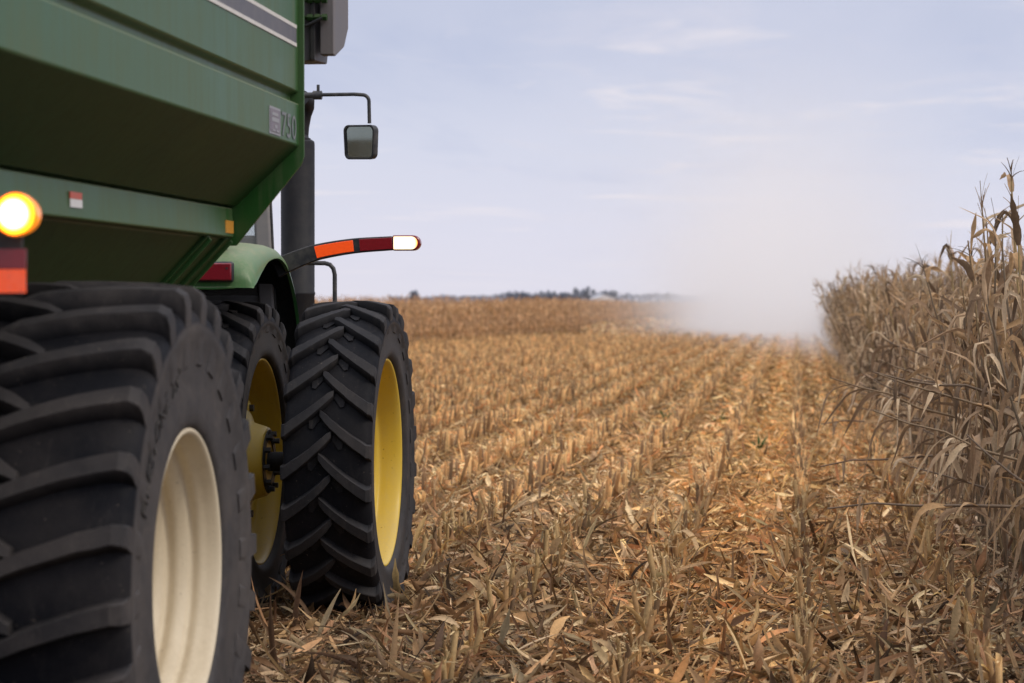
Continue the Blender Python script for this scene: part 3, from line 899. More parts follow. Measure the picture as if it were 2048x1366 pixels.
lit = Geo()
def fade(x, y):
    """residue is fresher and brighter in the combine's last swath; foreground shade is painted in as darker, greyer colour close by"""
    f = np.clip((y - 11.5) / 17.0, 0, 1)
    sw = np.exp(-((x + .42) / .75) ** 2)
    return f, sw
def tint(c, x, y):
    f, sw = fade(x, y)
    g = (.62 + .56 * f + .26 * sw * (1 - f * .6))[:, None]  # foreground shade painted into the litter: darker close to the camera
    near_shade = np.clip(1 - f - .5 * sw, 0, 1)[:, None]
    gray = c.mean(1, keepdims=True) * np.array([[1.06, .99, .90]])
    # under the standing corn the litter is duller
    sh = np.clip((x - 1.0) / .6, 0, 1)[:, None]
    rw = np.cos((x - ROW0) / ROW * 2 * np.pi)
    g = g * (1 - (.06 + .27 * f) * np.cos((x - ROW0) / ROW * 2 * np.pi - .9))[:, None]  # strip beside each row darkened for its shadow and the soil showing
    cc = c * (1 - .18 * near_shade) + gray * .18 * near_shade
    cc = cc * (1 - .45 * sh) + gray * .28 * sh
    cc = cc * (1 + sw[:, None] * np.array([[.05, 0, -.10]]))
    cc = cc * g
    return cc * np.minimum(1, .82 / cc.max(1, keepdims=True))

def lay_leaves(n, y0, y1, S, Lr, Wr, shape, pw, p, zt=.05, sd=.22, up=.0):
    x, y = scatter(n, y0, y1)
    rd = rowdist(x)
    hump = .055 * np.exp(-(rd / .16) ** 2)
    z = RNG.uniform(.0, zt, n) + hump * RNG.uniform(.3, 1, n)
    base = np.stack([x, y, z], 1)
    yaw = RNG.uniform(0, 2 * np.pi, n)
    pit = np.abs(RNG.normal(0, sd, n)) * np.where(RNG.uniform(size=n) < .7, 1, -1)
    stand = RNG.uniform(size=n) < up
    pit = np.where(stand, RNG.uniform(.4, 1.2, n), pit)
    L = RNG.uniform(*Lr, n) ** 1.0; W = RNG.uniform(*Wr, n)
    curl = RNG.normal(0, .55, n)
    base[:, 2] += np.where(pit < 0, -np.sin(pit) * L * .6, 0)
    V, Q = strips(base, yaw, pit + curl * .5, pit - curl * .8, L, W, RNG.normal(0, .55, n), RNG.normal(0, .9, n), RNG.uniform(.1, .9, n), S, shape, 1.0, .20)
    V[..., 2] = np.maximum(V[..., 2], .002 + .01 * RNG.uniform(size=V[..., 2].shape))
    c = tint(pal(n, p), x, y) * (.30 + 1.08 * np.clip((base[:, 2] - hump * .6) / zt, 0, 1.1))[:, None]  # pieces low in the mat darkened: shade between them put in the colour
    across = np.tile(RNG.uniform(.68, 1.32, (n, 1, 3)), (1, S + 1, 1)).reshape(n, -1, 1)
    Cc = np.repeat(c[:, None], (S + 1) * 3, 1) * RNG.uniform(.84, 1.16, (n, (S + 1) * 3, 1)) * across
    lit.add(F(V), Q, Cc)

PN = [3, 3, 3, 2.2, 2.2, 2.6, 1.6, 1.2]; PF = [4, 2.2, 1.6, 4, .5, 2.2, 1.0, .2]
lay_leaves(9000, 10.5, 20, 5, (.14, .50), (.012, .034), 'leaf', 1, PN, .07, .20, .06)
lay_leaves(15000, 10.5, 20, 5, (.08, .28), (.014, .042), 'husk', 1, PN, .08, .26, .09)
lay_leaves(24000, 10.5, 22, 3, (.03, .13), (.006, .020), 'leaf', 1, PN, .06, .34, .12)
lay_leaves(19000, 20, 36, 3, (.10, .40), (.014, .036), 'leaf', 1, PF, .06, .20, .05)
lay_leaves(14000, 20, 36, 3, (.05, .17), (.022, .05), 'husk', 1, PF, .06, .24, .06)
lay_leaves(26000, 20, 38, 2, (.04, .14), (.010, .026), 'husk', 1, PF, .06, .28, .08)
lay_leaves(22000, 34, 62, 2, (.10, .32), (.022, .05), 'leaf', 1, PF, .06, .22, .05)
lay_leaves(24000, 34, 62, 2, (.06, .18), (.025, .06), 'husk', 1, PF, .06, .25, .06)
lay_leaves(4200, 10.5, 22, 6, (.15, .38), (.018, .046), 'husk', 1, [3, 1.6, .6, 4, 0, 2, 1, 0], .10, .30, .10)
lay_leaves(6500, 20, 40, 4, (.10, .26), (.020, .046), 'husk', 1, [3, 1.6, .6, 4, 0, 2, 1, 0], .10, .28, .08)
def lay_flat(n, y0, y1, Lr, Wr, p, zt, sd):
    x, y = scatter(n, y0, y1); hump = .05 * np.exp(-(rowdist(x) / .16) ** 2)
    L = RNG.uniform(*Lr, n); pit = RNG.normal(0, sd, n)
    z = RNG.uniform(.006, zt, n) + hump + np.where(pit < 0, -np.sin(pit) * L, 0)
    V, Q = flat2(np.stack([x, y, z], 1), RNG.uniform(0, 6.283, n), pit, L, RNG.uniform(*Wr, n), RNG.normal(0, .8, n))
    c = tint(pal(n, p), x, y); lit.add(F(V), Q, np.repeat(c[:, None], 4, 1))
lay_flat(90000, 10.5, 22, (.02, .12), (.0025, .009), [2, 2, 1, 4, .7, 1.5, 1.5, .5], .075, .4)
lay_flat(60000, 20, 40, (.03, .14), (.005, .014), PF, .07, .30)
lay_flat(90000, 56, 110, (.10, .26), (.03, .08), PF, .07, .22)
lay_flat(52000, 105, 260, (.2, .6), (.10, .22), PF, .08, .15)
lo_ = link(bpy.data.objects.new('corn_residue', lit.mesh('corn_residue', M['litter'])))
tag(lo_, 'tan and brown husks, leaves and shreds of corn littering the harvested ground', 'crop residue', None, 'stuff')

# ---- ground
def ground():
    xs = np.concatenate([[-4000, -800, -200, -80], np.arange(-40, 14, .12), [40, 200, 800, 4000]])
    ys = np.concatenate([[-60, 0, 5], np.arange(9, 40, .35), np.arange(40, 130, 2), [160, 260, 500, 1200, 3000, 9000]])
    X, Y = np.meshgrid(xs, ys)
    Z = .045 * np.exp(-(rowdist(X) / .17) ** 2) * (np.abs(X) < 38)
    Z = Z + RNG.normal(0, .008, Z.shape) * (np.abs(X) < 38) - .012
    Z[(Y > 300)] = -.012
    V = F(np.stack([X, Y, Z], -1)).reshape(-1, 3)
    ny, nx = X.shape
    i = np.arange(ny - 1)[:, None] * nx + np.arange(nx - 1)[None]
    Q = np.stack([i, i + 1, i + nx + 1, i + nx], -1).reshape(-1, 4)
    m, nt = new_mat('stubble_soil'); T = NT(nt)
    v = T.objvec()
    a = T.noise(16, 6, .7, v); b_ = T.noise(2.1, 4, .6, v); c_ = T.noise(120, 3, .6, v)
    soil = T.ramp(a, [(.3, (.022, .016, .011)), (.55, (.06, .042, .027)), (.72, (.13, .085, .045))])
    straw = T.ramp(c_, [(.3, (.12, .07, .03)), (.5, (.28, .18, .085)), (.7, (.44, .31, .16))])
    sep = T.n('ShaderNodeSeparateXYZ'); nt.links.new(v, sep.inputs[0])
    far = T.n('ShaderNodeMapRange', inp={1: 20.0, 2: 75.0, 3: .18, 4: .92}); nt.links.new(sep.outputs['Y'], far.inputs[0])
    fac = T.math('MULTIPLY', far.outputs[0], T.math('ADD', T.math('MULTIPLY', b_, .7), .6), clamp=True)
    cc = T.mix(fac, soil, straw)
    bs = T.n('ShaderNodeBsdfPrincipled', inp={'Base Color': cc, 'Roughness': .95, 'Specular IOR Level': .1, 'Normal': T.bump(T.math('ADD', a, c_), .8, .03)})
    T.out(bs.outputs[0])
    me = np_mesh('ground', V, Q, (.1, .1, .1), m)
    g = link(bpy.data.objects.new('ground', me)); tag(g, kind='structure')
ground()

# ---- stubble stalks
def stub_geo(rng, seg=7, lod=0):
    """cut corn stalk, ragged on top. returns (stem Geo, sheath Geo)"""
    g = Geo(); s = Geo()
    H = rng.uniform(.17, .37); r = rng.uniform(.0115, .0165)
    lx, ly = rng.normal(0, .13, 2)
    nz = 5 if lod == 0 else 2
    zz = np.linspace(-.04, H, nz)
    a = np.linspace(0, 2 * np.pi, seg, endpoint=False)
    cutdir = rng.uniform(0, 6.28)
    V = []
    for i, z in enumerate(zz):
        rr = r * (1.18 if i == 0 else 1.0) * (1 + (.10 if i % 2 else 0))
        zc = np.full(seg, z)
        if i == nz - 1: zc = zc + .022 * np.cos(a - cutdir) + rng.normal(0, .007, seg)
        V.append(np.stack([lx * z + rr * np.cos(a), ly * z + rr * np.sin(a) * .85, zc], 1))
    V = np.concatenate(V)
    Q = [(i * seg + k, i * seg + (k + 1) % seg, (i + 1) * seg + (k + 1) % seg, (i + 1) * seg + k) for i in range(nz - 1) for k in range(seg)]
    base = np.array([(.34, .20, .085), (.24, .14, .062), (.40, .265, .12), (.17, .105, .055)][rng.integers(4)])
    C = np.repeat((np.linspace(.20, 1.40, nz)[:, None] * base[None]), seg, 0)  # shade low in the rows painted as a darker stalk foot
    g.add(V, Q, C)
    top = np.array([lx * H, ly * H, H])
    # pale frayed fibres at the cut
    k = 9 if lod == 0 else 5
    an = rng.uniform(0, 6.28, k)
    b = top[None] + np.stack([np.cos(an) * r * .8, np.sin(an) * r * .8, np.full(k, -.012)], 1)
    Vf, Qf = flat2(b, an, rng.uniform(-.6, 1.4, k), rng.uniform(.015, .065, k), rng.uniform(.003, .010, k), rng.uniform(0, 3, k))
    g.add(Vf, Qf, np.repeat(np.array([[.58, .42, .21]]) * rng.uniform(.6, 1.2, (k, 1)), 4, 0))
    # torn sheath leaves that cling to it
    k = rng.integers(3, 7) if lod == 0 else 2
    S = 5 if lod == 0 else 2
    z0 = rng.uniform(.02, H * .7, k)
    b = np.stack([lx * z0, ly * z0, z0], 1)
    V2, Q2 = strips(b, rng.uniform(0, 6.28, k), rng.uniform(1.0, 1.5, k), rng.uniform(-1.5, 1.2, k), rng.uniform(.06, .19, k), rng.uniform(.018, .040, k),
                    rng.normal(0, .5, k), rng.normal(0, 1.2, k), rng.uniform(.2, .9, k), S, 'husk', 2.2, .22, rng)
    c = pal(k, [3, 2, 3, 2, 1.5, 3, 1.5, .25], rng)
    s.add(V2, Q2, np.repeat(c[:, None], (S + 1) * 3, 1).reshape(-1, 3) * .95)
    return g, s

rows = [ROW0 + ROW * k for k in range(1, -46, -1)]
P = []
for xr in rows:
    ymax = 118
    y = 10.6 + RNG.uniform(0, .2)
    while y < ymax:
        x = xr + RNG.normal(0, .016)
        if -.25 * y - 1.5 < x < .12 * y + 1 and RNG.uniform() < .93:
            P.append((x, y))
        y += RNG.uniform(.10, .21) * (1 if y < 17 else .70) * (1 + max(0, y - 40) / 90)
P = np.array(P); PW = F(np.concatenate([P, np.zeros((len(P), 1))], 1))
def pix(W):
    a = R(6.21); dx = W[:, 0]; dy = W[:, 1]
    xc = dx * math.cos(a) + dy * math.sin(a); zc = -dx * math.sin(a) + dy * math.cos(a)
    return 1024 + PXF * xc / zc, 603 + PXF * (1.886 - W[:, 2]) / zc, zc
px, py, pz = pix(PW)
# wheel lanes: nothing stands where the tyres are
lane = ((np.abs(PW[:, 0] + 2.46) < .26) | (np.abs(PW[:, 0] + 3.23) < .26)) & (PW[:, 1] > 13.55) & (PW[:, 1] < 14.9)
lane |= (np.abs(PW[:, 0] + 2.36) < .42) & (PW[:, 1] < 8.9)
run_over = (np.abs(PW[:, 0] + 2.44) < .20) & (PW[:, 1] < 13.6)
P, PW, px, py, pz = [a[~(lane | run_over)] for a in (P, PW, px, py, pz)]
vis = (px > 515) & (px < 2060) & (py < 1366 + 90) & ~((px < 810) & (PW[:, 1] > 14.2)) & ~((px < 560) & (PW[:, 1] > 9))
order = np.argsort(np.where(vis, pz, 1e9)); near = order[:300]; rest = order[300:]
srng = np.random.default_rng(5)
VAR = []
for i in range(16):
    g, s = stub_geo(srng)
    VAR.append((g.mesh('stubble_stalk', M['stalk']), s.mesh('foliage', M['leaf'])))
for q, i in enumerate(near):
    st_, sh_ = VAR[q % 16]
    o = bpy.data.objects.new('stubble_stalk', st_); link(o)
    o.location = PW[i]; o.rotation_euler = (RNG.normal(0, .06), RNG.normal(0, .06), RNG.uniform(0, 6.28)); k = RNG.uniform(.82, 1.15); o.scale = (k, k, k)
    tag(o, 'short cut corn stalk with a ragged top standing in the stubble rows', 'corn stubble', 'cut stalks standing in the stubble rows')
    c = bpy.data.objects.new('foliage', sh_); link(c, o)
def spread(vars_, pts, ang, scl, tiltx=None, tint_=None):
    """many copies of a few shapes merged into one Geo; vars_: list of (V,Q,C)"""
    G = Geo(); idx = RNG.integers(0, len(vars_), len(pts))
    for vi, (V, Q, C) in enumerate(vars_):
        s = np.where(idx == vi)[0]
        if len(s) == 0: continue
        c, sn = np.cos(ang[s])[:, None], np.sin(ang[s])[:, None]; k = scl[s][:, None]
        X = (V[None, :, 0] * c - V[None, :, 1] * sn) * k; Y = (V[None, :, 0] * sn + V[None, :, 1] * c) * k; Z = V[None, :, 2] * k
        if tiltx is not None:
            X = X + Z * tiltx[s][:, None]
        W = np.stack([X + pts[s, 0][:, None], Y + pts[s, 1][:, None], Z + pts[s, 2][:, None]], -1)
        QQ = (np.arange(len(s)) * len(V))[:, None, None] + Q[None]
        CC = np.repeat(C[None], len(s), 0) * RNG.uniform(.8, 1.2, (len(s), 1, 1))
        if tint_ is not None: CC = CC * tint_[s][:, None, None]
        G.add(W, QQ, CC)
    return G
FV = []
for i in range(10):
    g, s = stub_geo(srng, 5, 1); V1, Q1, C1 = g.get(); V2, Q2, C2 = s.get()
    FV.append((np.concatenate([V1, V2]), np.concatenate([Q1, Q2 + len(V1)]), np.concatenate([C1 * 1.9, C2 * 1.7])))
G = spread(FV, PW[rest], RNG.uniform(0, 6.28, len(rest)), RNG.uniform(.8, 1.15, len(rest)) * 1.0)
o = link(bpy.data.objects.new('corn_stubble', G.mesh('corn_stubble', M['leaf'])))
tag(o, 'long rows of cut corn stubble running away to the dust', 'corn stubble', None, 'stuff')

# ---- standing corn
LEAFC = np.array([(.46, .315, .19), (.31, .20, .115), (.62, .465, .295), (.17, .11, .065), (.48, .305, .155)])
def corn_geo(rng, H, S=8, nleaf=13, seg=6, tassel=True, ear=True, spread_=1.0):
    stem, leaf, tas, er = Geo(), Geo(), Geo(), Geo()
    nz = 9 if S > 4 else 4
    zz = np.linspace(-.03, H, nz); bx = np.cumsum(rng.normal(0, .014, nz)); by = np.cumsum(rng.normal(0, .014, nz)); bx[0] = by[0] = 0
    a = np.linspace(0, 2 * np.pi, seg, endpoint=False); V = []
    for i, z in enumerate(zz):
        rr = .0125 * (1 - .62 * max(z, 0) / H) * (1.12 if i % 2 else 1)
        V.append(np.stack([bx[i] + rr * np.cos(a), by[i] + rr * np.sin(a), np.full(seg, z)], 1))
    Q = [(i * seg + k, i * seg + (k + 1) % seg, (i + 1) * seg + (k + 1) % seg, (i + 1) * seg + k) for i in range(nz - 1) for k in range(seg)]
    sc = np.array([(.24, .165, .085), (.33, .235, .105), (.19, .14, .09)][rng.integers(3)])
    stem.add(np.concatenate(V), Q, np.repeat(np.linspace(.75, 1.1, nz)[:, None] * sc[None], seg, 0))
    k = nleaf; zl = np.linspace(.18 * H, .97 * H, k) + rng.normal(0, .03, k)
    base = np.stack([np.interp(zl, zz, bx), np.interp(zl, zz, by), zl], 1)
    plane = rng.uniform(0, 6.28); yaw = plane + np.pi * (np.arange(k) % 2) + rng.normal(0, .55, k)
    frac = zl / H
    ph0 = rng.uniform(.7, 1.45, k); ph1 = np.where(rng.uniform(size=k) < .78, rng.uniform(-1.75, -1.15, k), rng.uniform(-.7, .9, k))
    ph1[-1:] = rng.uniform(-1.2, 1.4, 1); ph0[-2:] = 1.3
    L = rng.uniform(.30, .68, k) * (1 - .25 * np.clip(frac - .6, 0, 1)) * spread_; W = rng.uniform(.024, .054, k)
    L[-2:] *= .7
    V, Q = strips(base, yaw, ph0, ph1, L, W, rng.normal(0, .5, k), rng.normal(0, 2.4, k), rng.uniform(.35, 1.2, k), S, 'leaf', 1.0, .14 if S > 4 else .05, rng, bend=rng.uniform(.12, .55, k))
    c = LEAFC[rng.integers(0, 5, k)] * rng.uniform(.75, 1.25, (k, 1))
    Cc = np.repeat(c[:, None], (S + 1) * 3, 1) * rng.uniform(.85, 1.15, (k, (S + 1) * 3, 1))
    leaf.add(V, Q, Cc)
    if tassel:
        tp = np.array([bx[-1], by[-1], H]); m = 6
        b = np.repeat(tp[None], m, 0); b[:, 2] += rng.uniform(-.02, .08, m)
        ta, tb = rng.uniform(0, 6.28, m), rng.uniform(.7, 1.35, m); ta[0], tb[0] = 0, 1.5
        Vt, Qt = strips(b, ta, tb, tb - rng.uniform(.0, .9, m), rng.uniform(.10, .22, m), rng.uniform(.006, .011, m), rng.normal(0, 1, m), rng.normal(0, 1, m), rng.uniform(.5, 1.2, m), 3, 'shred', 1.0, .1, rng)
        tas.add(Vt, Qt, LEAFC[rng.integers(0, 5, 1)][0] * .8)
    if ear:
        z0 = rng.uniform(.85, 1.2); b = np.array([np.interp(z0, zz, bx), np.interp(z0, zz, by), z0]); m = 6
        yw = rng.uniform(0, 6.28); d = np.array([np.cos(yw) * .35, np.sin(yw) * .35, -.94]); el = rng.uniform(.17, .24)
        sgn = np.linspace(0, 2 * np.pi, 8, endpoint=False); up = np.array([0, 0, 1.0]); s1 = np.cross(d, up); s1 /= np.linalg.norm(s1); s2 = np.cross(s1, d)
        V = []
        ts = np.linspace(0, 1, 6)
        for t in ts:
            rr = .030 * max(.12, math.sin(math.pi * (t * .86 + .10)) ** .7)
            V.append(b + d * el * t + d * .02 + np.cos(sgn)[:, None] * s1 * rr + np.sin(sgn)[:, None] * s2 * rr)
        Q = [(i * 8 + q, i * 8 + (q + 1) % 8, (i + 1) * 8 + (q + 1) % 8, (i + 1) * 8 + q) for i in range(5) for q in range(8)]
        er.add(np.concatenate(V), Q, np.array([.47, .37, .24]) * rng.uniform(.7, 1.1))
        # loose husk tips
        Vh, Qh = strips(np.repeat((b + d * el * .5)[None], 4, 0), yw + rng.normal(0, .6, 4), rng.uniform(-1.5, -.6, 4), rng.uniform(-1.6, -.2, 4), rng.uniform(.10, .2, 4), rng.uniform(.02, .04, 4), rng.normal(0, .5, 4), rng.normal(0, 1, 4), rng.uniform(.2, .7, 4), 4, 'husk', 1, .1, rng)
        er.add(Vh, Qh, np.array([.44, .35, .23]) * rng.uniform(.7, 1.1))
    return stem, leaf, tas, er

crng = np.random.default_rng(21)
CV = []
for i in range(14):
    gs = corn_geo(crng, crng.uniform(1.85, 2.35), tassel=(i % 3 != 1), ear=(i % 2 == 0))
    CV.append([('stem', gs[0].mesh('stem', M['stalk'])), ('foliage', gs[1].mesh('foliage', M['leaf']))] +
              ([('tassel', gs[2].mesh('tassel', M['leaf']))] if gs[2].n else []) + ([('ear', gs[3].mesh('ear', M['leaf']))] if gs[3].n else []))
def corn_thing(pos, var, rz, tilt=(0, 0), sc=1.0, label=None, group=None):
    o = empty('corn_stalk', pos); o.rotation_euler = (tilt[1], tilt[0], rz) if False else (0, 0, 0)
    M_ = Matrix.Rotation(tilt[0], 4, 'Y') @ Matrix.Rotation(tilt[1], 4, 'X') @ Matrix.Rotation(rz, 4, 'Z')
    o.rotation_euler = M_.to_euler(); o.scale = (sc, sc, sc)
    tag(o, label, 'corn plant', group)
    for nm, me in CV[var]:
        c = bpy.data.objects.new(nm, me); link(c, o)
    return o
pts = []
for k in range(9):
    xr = CORN0 + .76 * k; y = 11.2 + RNG.uniform(0, .3)
    while y < 200:
        pts.append((xr + RNG.normal(0, .03), y, k)); y += RNG.uniform(.11, .23) * (1 + (k > 3) * .35) * (1 if y < 110 else 1.8)
pts = np.array(pts)
W = F(np.stack([pts[:, 0], pts[:, 1], 0 * pts[:, 0]], 1)); px, py, pz = pix(W)
vis = (px < 2048 + 330) & (pz > 9)
score = np.where(vis, pz + pts[:, 2] * 7.0, 1e9)
order = np.argsort(score); near = order[:270]; rest = order[270:]
GL = 'dry grey-brown corn stalk standing in the uncut rows beside the stubble'; GG = 'dry corn stalks standing in the uncut rows'
for q, i in enumerate(near):
    front = pts[i, 2] == 0
    t = RNG.normal(-.05 if front else 0, .07), RNG.normal(0, .07)
    corn_thing(W[i], int(RNG.integers(14)), RNG.uniform(0, 6.28), t, RNG.uniform(.86, 1.08) * np.interp(pz[i], [14, 18, 23, 34, 55], [1.06, 1.0, .88, .93, 1.04]), GL, GG)
# stalks snapped over at mid height, their tops lying out over the stubble
def broken_geo(rng):
    zk = rng.uniform(.55, 1.25); el = rng.uniform(-.25, .55); Lb = rng.uniform(.7, 1.25)
    stem, leaf = Geo(), Geo()
    p = [np.array([0, 0, -.03]), np.array([rng.normal(-.04, .03), 0, zk * .5]), np.array([rng.normal(-.10, .04), 0, zk])]
    d = np.array([-math.cos(el), rng.normal(0, .25), math.sin(el)])
    for q in range(1, 6):
        p.append(p[2] + d * Lb * q / 5 + np.array([0, 0, -.05 * (q / 5) ** 2]) + rng.normal(0, .008, 3))
    p = np.array(p); n = len(p); seg = 6; a = np.linspace(0, 2 * np.pi, seg, endpoint=False); V = []
    for i in range(n):
        t = p[min(i + 1, n - 1)] - p[max(i - 1, 0)]; t = t / np.linalg.norm(t); s1 = np.cross(t, [0, 1, 0]); s1 /= np.linalg.norm(s1); s2 = np.cross(t, s1)
        rr = np.interp(i, [0, 2, n - 1], [.0125, .0105, .0045])
        V.append(p[i] + rr * (np.cos(a)[:, None] * s1 + np.sin(a)[:, None] * s2))
    Q = [(i * seg + k, i * seg + (k + 1) % seg, (i + 1) * seg + (k + 1) % seg, (i + 1) * seg + k) for i in range(n - 1) for k in range(seg)]
    stem.add(np.concatenate(V), Q, np.array([(.24, .165, .095), (.36, .25, .115), (.17, .12, .08)][rng.integers(3)]))
    k = 9; f = np.sort(rng.uniform(.6, n - 1.02, k)); base = np.stack([np.interp(f, np.arange(n), p[:, j]) for j in range(3)], 1)
    V, Q = strips(base, np.pi + rng.normal(0, 1.1, k), rng.uniform(-.5, .8, k), rng.uniform(-1.7, -.9, k), rng.uniform(.2, .55, k), rng.uniform(.02, .045, k), rng.normal(0, .6, k), rng.normal(0, 2.4, k), rng.uniform(.35, 1.2, k), 8, 'leaf', 1.0, .14, rng, bend=rng.uniform(.1, .5, k))
    c = LEAFC[rng.integers(0, 5, k)] * rng.uniform(.75, 1.25, (k, 1)); leaf.add(V, Q, np.repeat(c[:, None], 27, 1))
    return stem, leaf
nb0 = len(CV)
for i in range(7):
    a, b_ = broken_geo(crng); CV.append([('stem', a.mesh('stem', M['stalk'])), ('foliage', b_.mesh('foliage', M['leaf']))])
yb = 12.6
q = 0
while yb < 29:
    corn_thing(F(np.array([CORN0 + RNG.uniform(-.08, .10), yb, 0.0])), nb0 + q % 7, RNG.normal(0, .55), (RNG.normal(0, .06), RNG.normal(0, .06)), RNG.uniform(.85, 1.1), 'snapped dry corn stalk with its top lying out over the stubble', 'corn stalks leaning out over the stubble')
    yb += RNG.uniform(.35, 1.0) * (1 if yb < 24 else 1.6); q += 1
# tall tasselled plants at the near end
tg = corn_geo(np.random.default_rng(3), 2.45, nleaf=9, spread_=.8)
CV.append([('stem', tg[0].mesh('stem', M['stalk'])), ('foliage', tg[1].mesh('foliage', M['leaf'])), ('tassel', tg[2].mesh('tassel', M['leaf'])), ('ear', tg[3].mesh('ear', M['leaf']))])
corn_thing(F(np.array([1.66, 17.1, 0.0])), len(CV) - 1, 1.0, (-.05, .04), 1.12, 'tallest corn stalk with a thin dark tassel rising above the others', None)
corn_thing(F(np.array([1.60, 18.0, 0.0])), 4, 2.2, (-.03, .02), 1.12, 'tall corn stalk with drooping top leaf next to the tallest tasselled stalk', None)
corn_thing(F(np.array([1.58, 19.4, 0.0])), 6, 4.0, (-.06, .02), 1.06, GL, GG)
# the remaining rows on this side, the block across the stubble and the far block: one mass
NV = []
for i in range(12):
    gs = corn_geo(crng, crng.uniform(1.9, 2.3), S=5, nleaf=9, seg=4, ear=(i % 3 == 0))
    V = []; Q = []; C = []; n_ = 0
    for g in gs:
        if g.n:
            a, b_, c_ = g.get(); V.append(a); Q.append(b_ + n_); C.append(c_); n_ += len(a)
    NV.append((np.concatenate(V), np.concatenate(Q), np.concatenate(C)))
LV = []
for i in range(12):
    gs = corn_geo(crng, crng.uniform(1.9, 2.35), S=3, nleaf=8, seg=3, ear=False, spread_=1.1)
    V = []; Q = []; C = []; n_ = 0
    for g in gs:
        if g.n:
            a, b_, c_ = g.get(); V.append(a); Q.append(b_ + n_); C.append(c_); n_ += len(a)
    V = np.concatenate(V); V[:, :2] *= 1.0
    LV.append((V, np.concatenate(Q), np.concatenate(C)))
MASS = Geo()
r1 = rest[pz[rest] < 45]; r2 = rest[pz[rest] >= 45]
for s, vv in ((r1, NV), (r2, LV)):
    s = s[vis[s]]
    tl = RNG.normal(-.03, .10, len(s)); ft = pts[s, 2] == 0; tl = np.where(ft & (RNG.uniform(size=len(s)) < .16) & (pz[s] < 60), RNG.uniform(-.5, -.15, len(s)), tl * np.clip(60 / pz[s], .4, 1))
    g = spread(vv, W[s], RNG.uniform(0, 6.28, len(s)), RNG.uniform(.9, 1.1, len(s)) * np.interp(pz[s], [45, 75, 130], [1.0, .95, .82]), tl)
    MASS.add(*g.get())
def block(poly_rows, vv, tintv, scl=(.92, 1.1)):
    p = np.array(poly_rows); p3 = np.concatenate([p, np.zeros((len(p), 1))], 1)
    g = spread(vv, F(p3), RNG.uniform(0, 6.28, len(p)), RNG.uniform(*scl, len(p)), RNG.normal(0, .08, len(p)), np.full(len(p), tintv))
    V, Q, C = g.get(); C = C * np.array([[1.16, 1.02, .90]], np.float32)
    MASS.add(V, Q, C)
L_ = []
def edge(y):
    return np.interp(y, [60, 107, 140, 150, 160, 250], [-18.0, -14.6, -12.4, -14.2, -15.2, -16.6])
for k in range(16):
    y = 62
    while y < 250:
        keep = 1.0 if k < 4 else .45
        if RNG.uniform() < keep:
            L_.append((edge(y) - k * .76 * (1 if k < 6 else 1.8) + RNG.normal(0, .04), y))
        y += RNG.uniform(.14, .26) * (1.0 if y < 150 else 1.6)
block(L_, LV, 1.28, (.76, .92))
L_ = []
for k in range(14):
    x = -34
    while x < 14:
        L_.append((x, 246 + k * (.8 if k < 4 else 3.5) + RNG.normal(0, .2) + .10 * (x + 16)))
        x += RNG.uniform(.14, .3) * (1 if k < 4 else 1.5)
block(L_, LV, 1.3, (.74, .90))
o = link(bpy.data.objects.new('standing_corn', MASS.mesh('standing_corn', M['leaf'])))
tag(o, 'dense block of dry standing corn not yet harvested', 'corn field', None, 'stuff')

# ---- small green weeds in the stubble
wr = np.random.default_rng(8)
wx = [((1115, 790), 'lone low green weed among the stubble beyond the tractor'), ((1292, 848), 'largest green weed growing between the stubble rows'),
      ((1398, 850), 'narrow upright green weed beside the largest one'), ((1500, 905), 'small green weed near the combine swath'), ((1405, 770), 'tiny green weed farthest off towards the dust')]
for q, (wp, lab_) in enumerate(wx):
    pos = [(-4.62, 48.8), (-1.98, 37.2), (-1.16, 36.9), (-.44, 30.2), (-1.72, 54.6)][q]
    G = Geo(); k = 9
    V, Q = strips(np.zeros((k, 3)) + np.array([0, 0, .02]), wr.uniform(0, 6.28, k), wr.uniform(.8, 1.5, k), wr.uniform(-.4, 1.0, k), wr.uniform(.10, .26, k), wr.uniform(.02, .045, k), wr.normal(0, .5, k), wr.normal(0, .6, k), wr.uniform(.1, .4, k), 4, 'husk', 1, .05, wr)
    G.add(V, Q, np.array([.055, .11, .03])); V, Q = strips(np.zeros((1, 3)), np.zeros(1), np.array([1.5]), np.array([1.4]), np.array([.28]), np.array([.012]), np.zeros(1), np.zeros(1), np.zeros(1) + .5, 3, 'shred')
    o = empty('weed', F(np.array([pos[0], pos[1], 0.0]))); tag(o, lab_, 'weed', 'green weeds in the stubble')
    link(bpy.data.objects.new('foliage', G.mesh('foliage', M['weed'])), o); g2 = Geo(); g2.add(V, Q, (.08, .12, .04)); link(bpy.data.objects.new('stem', g2.mesh('stem', M['weed'])), o)

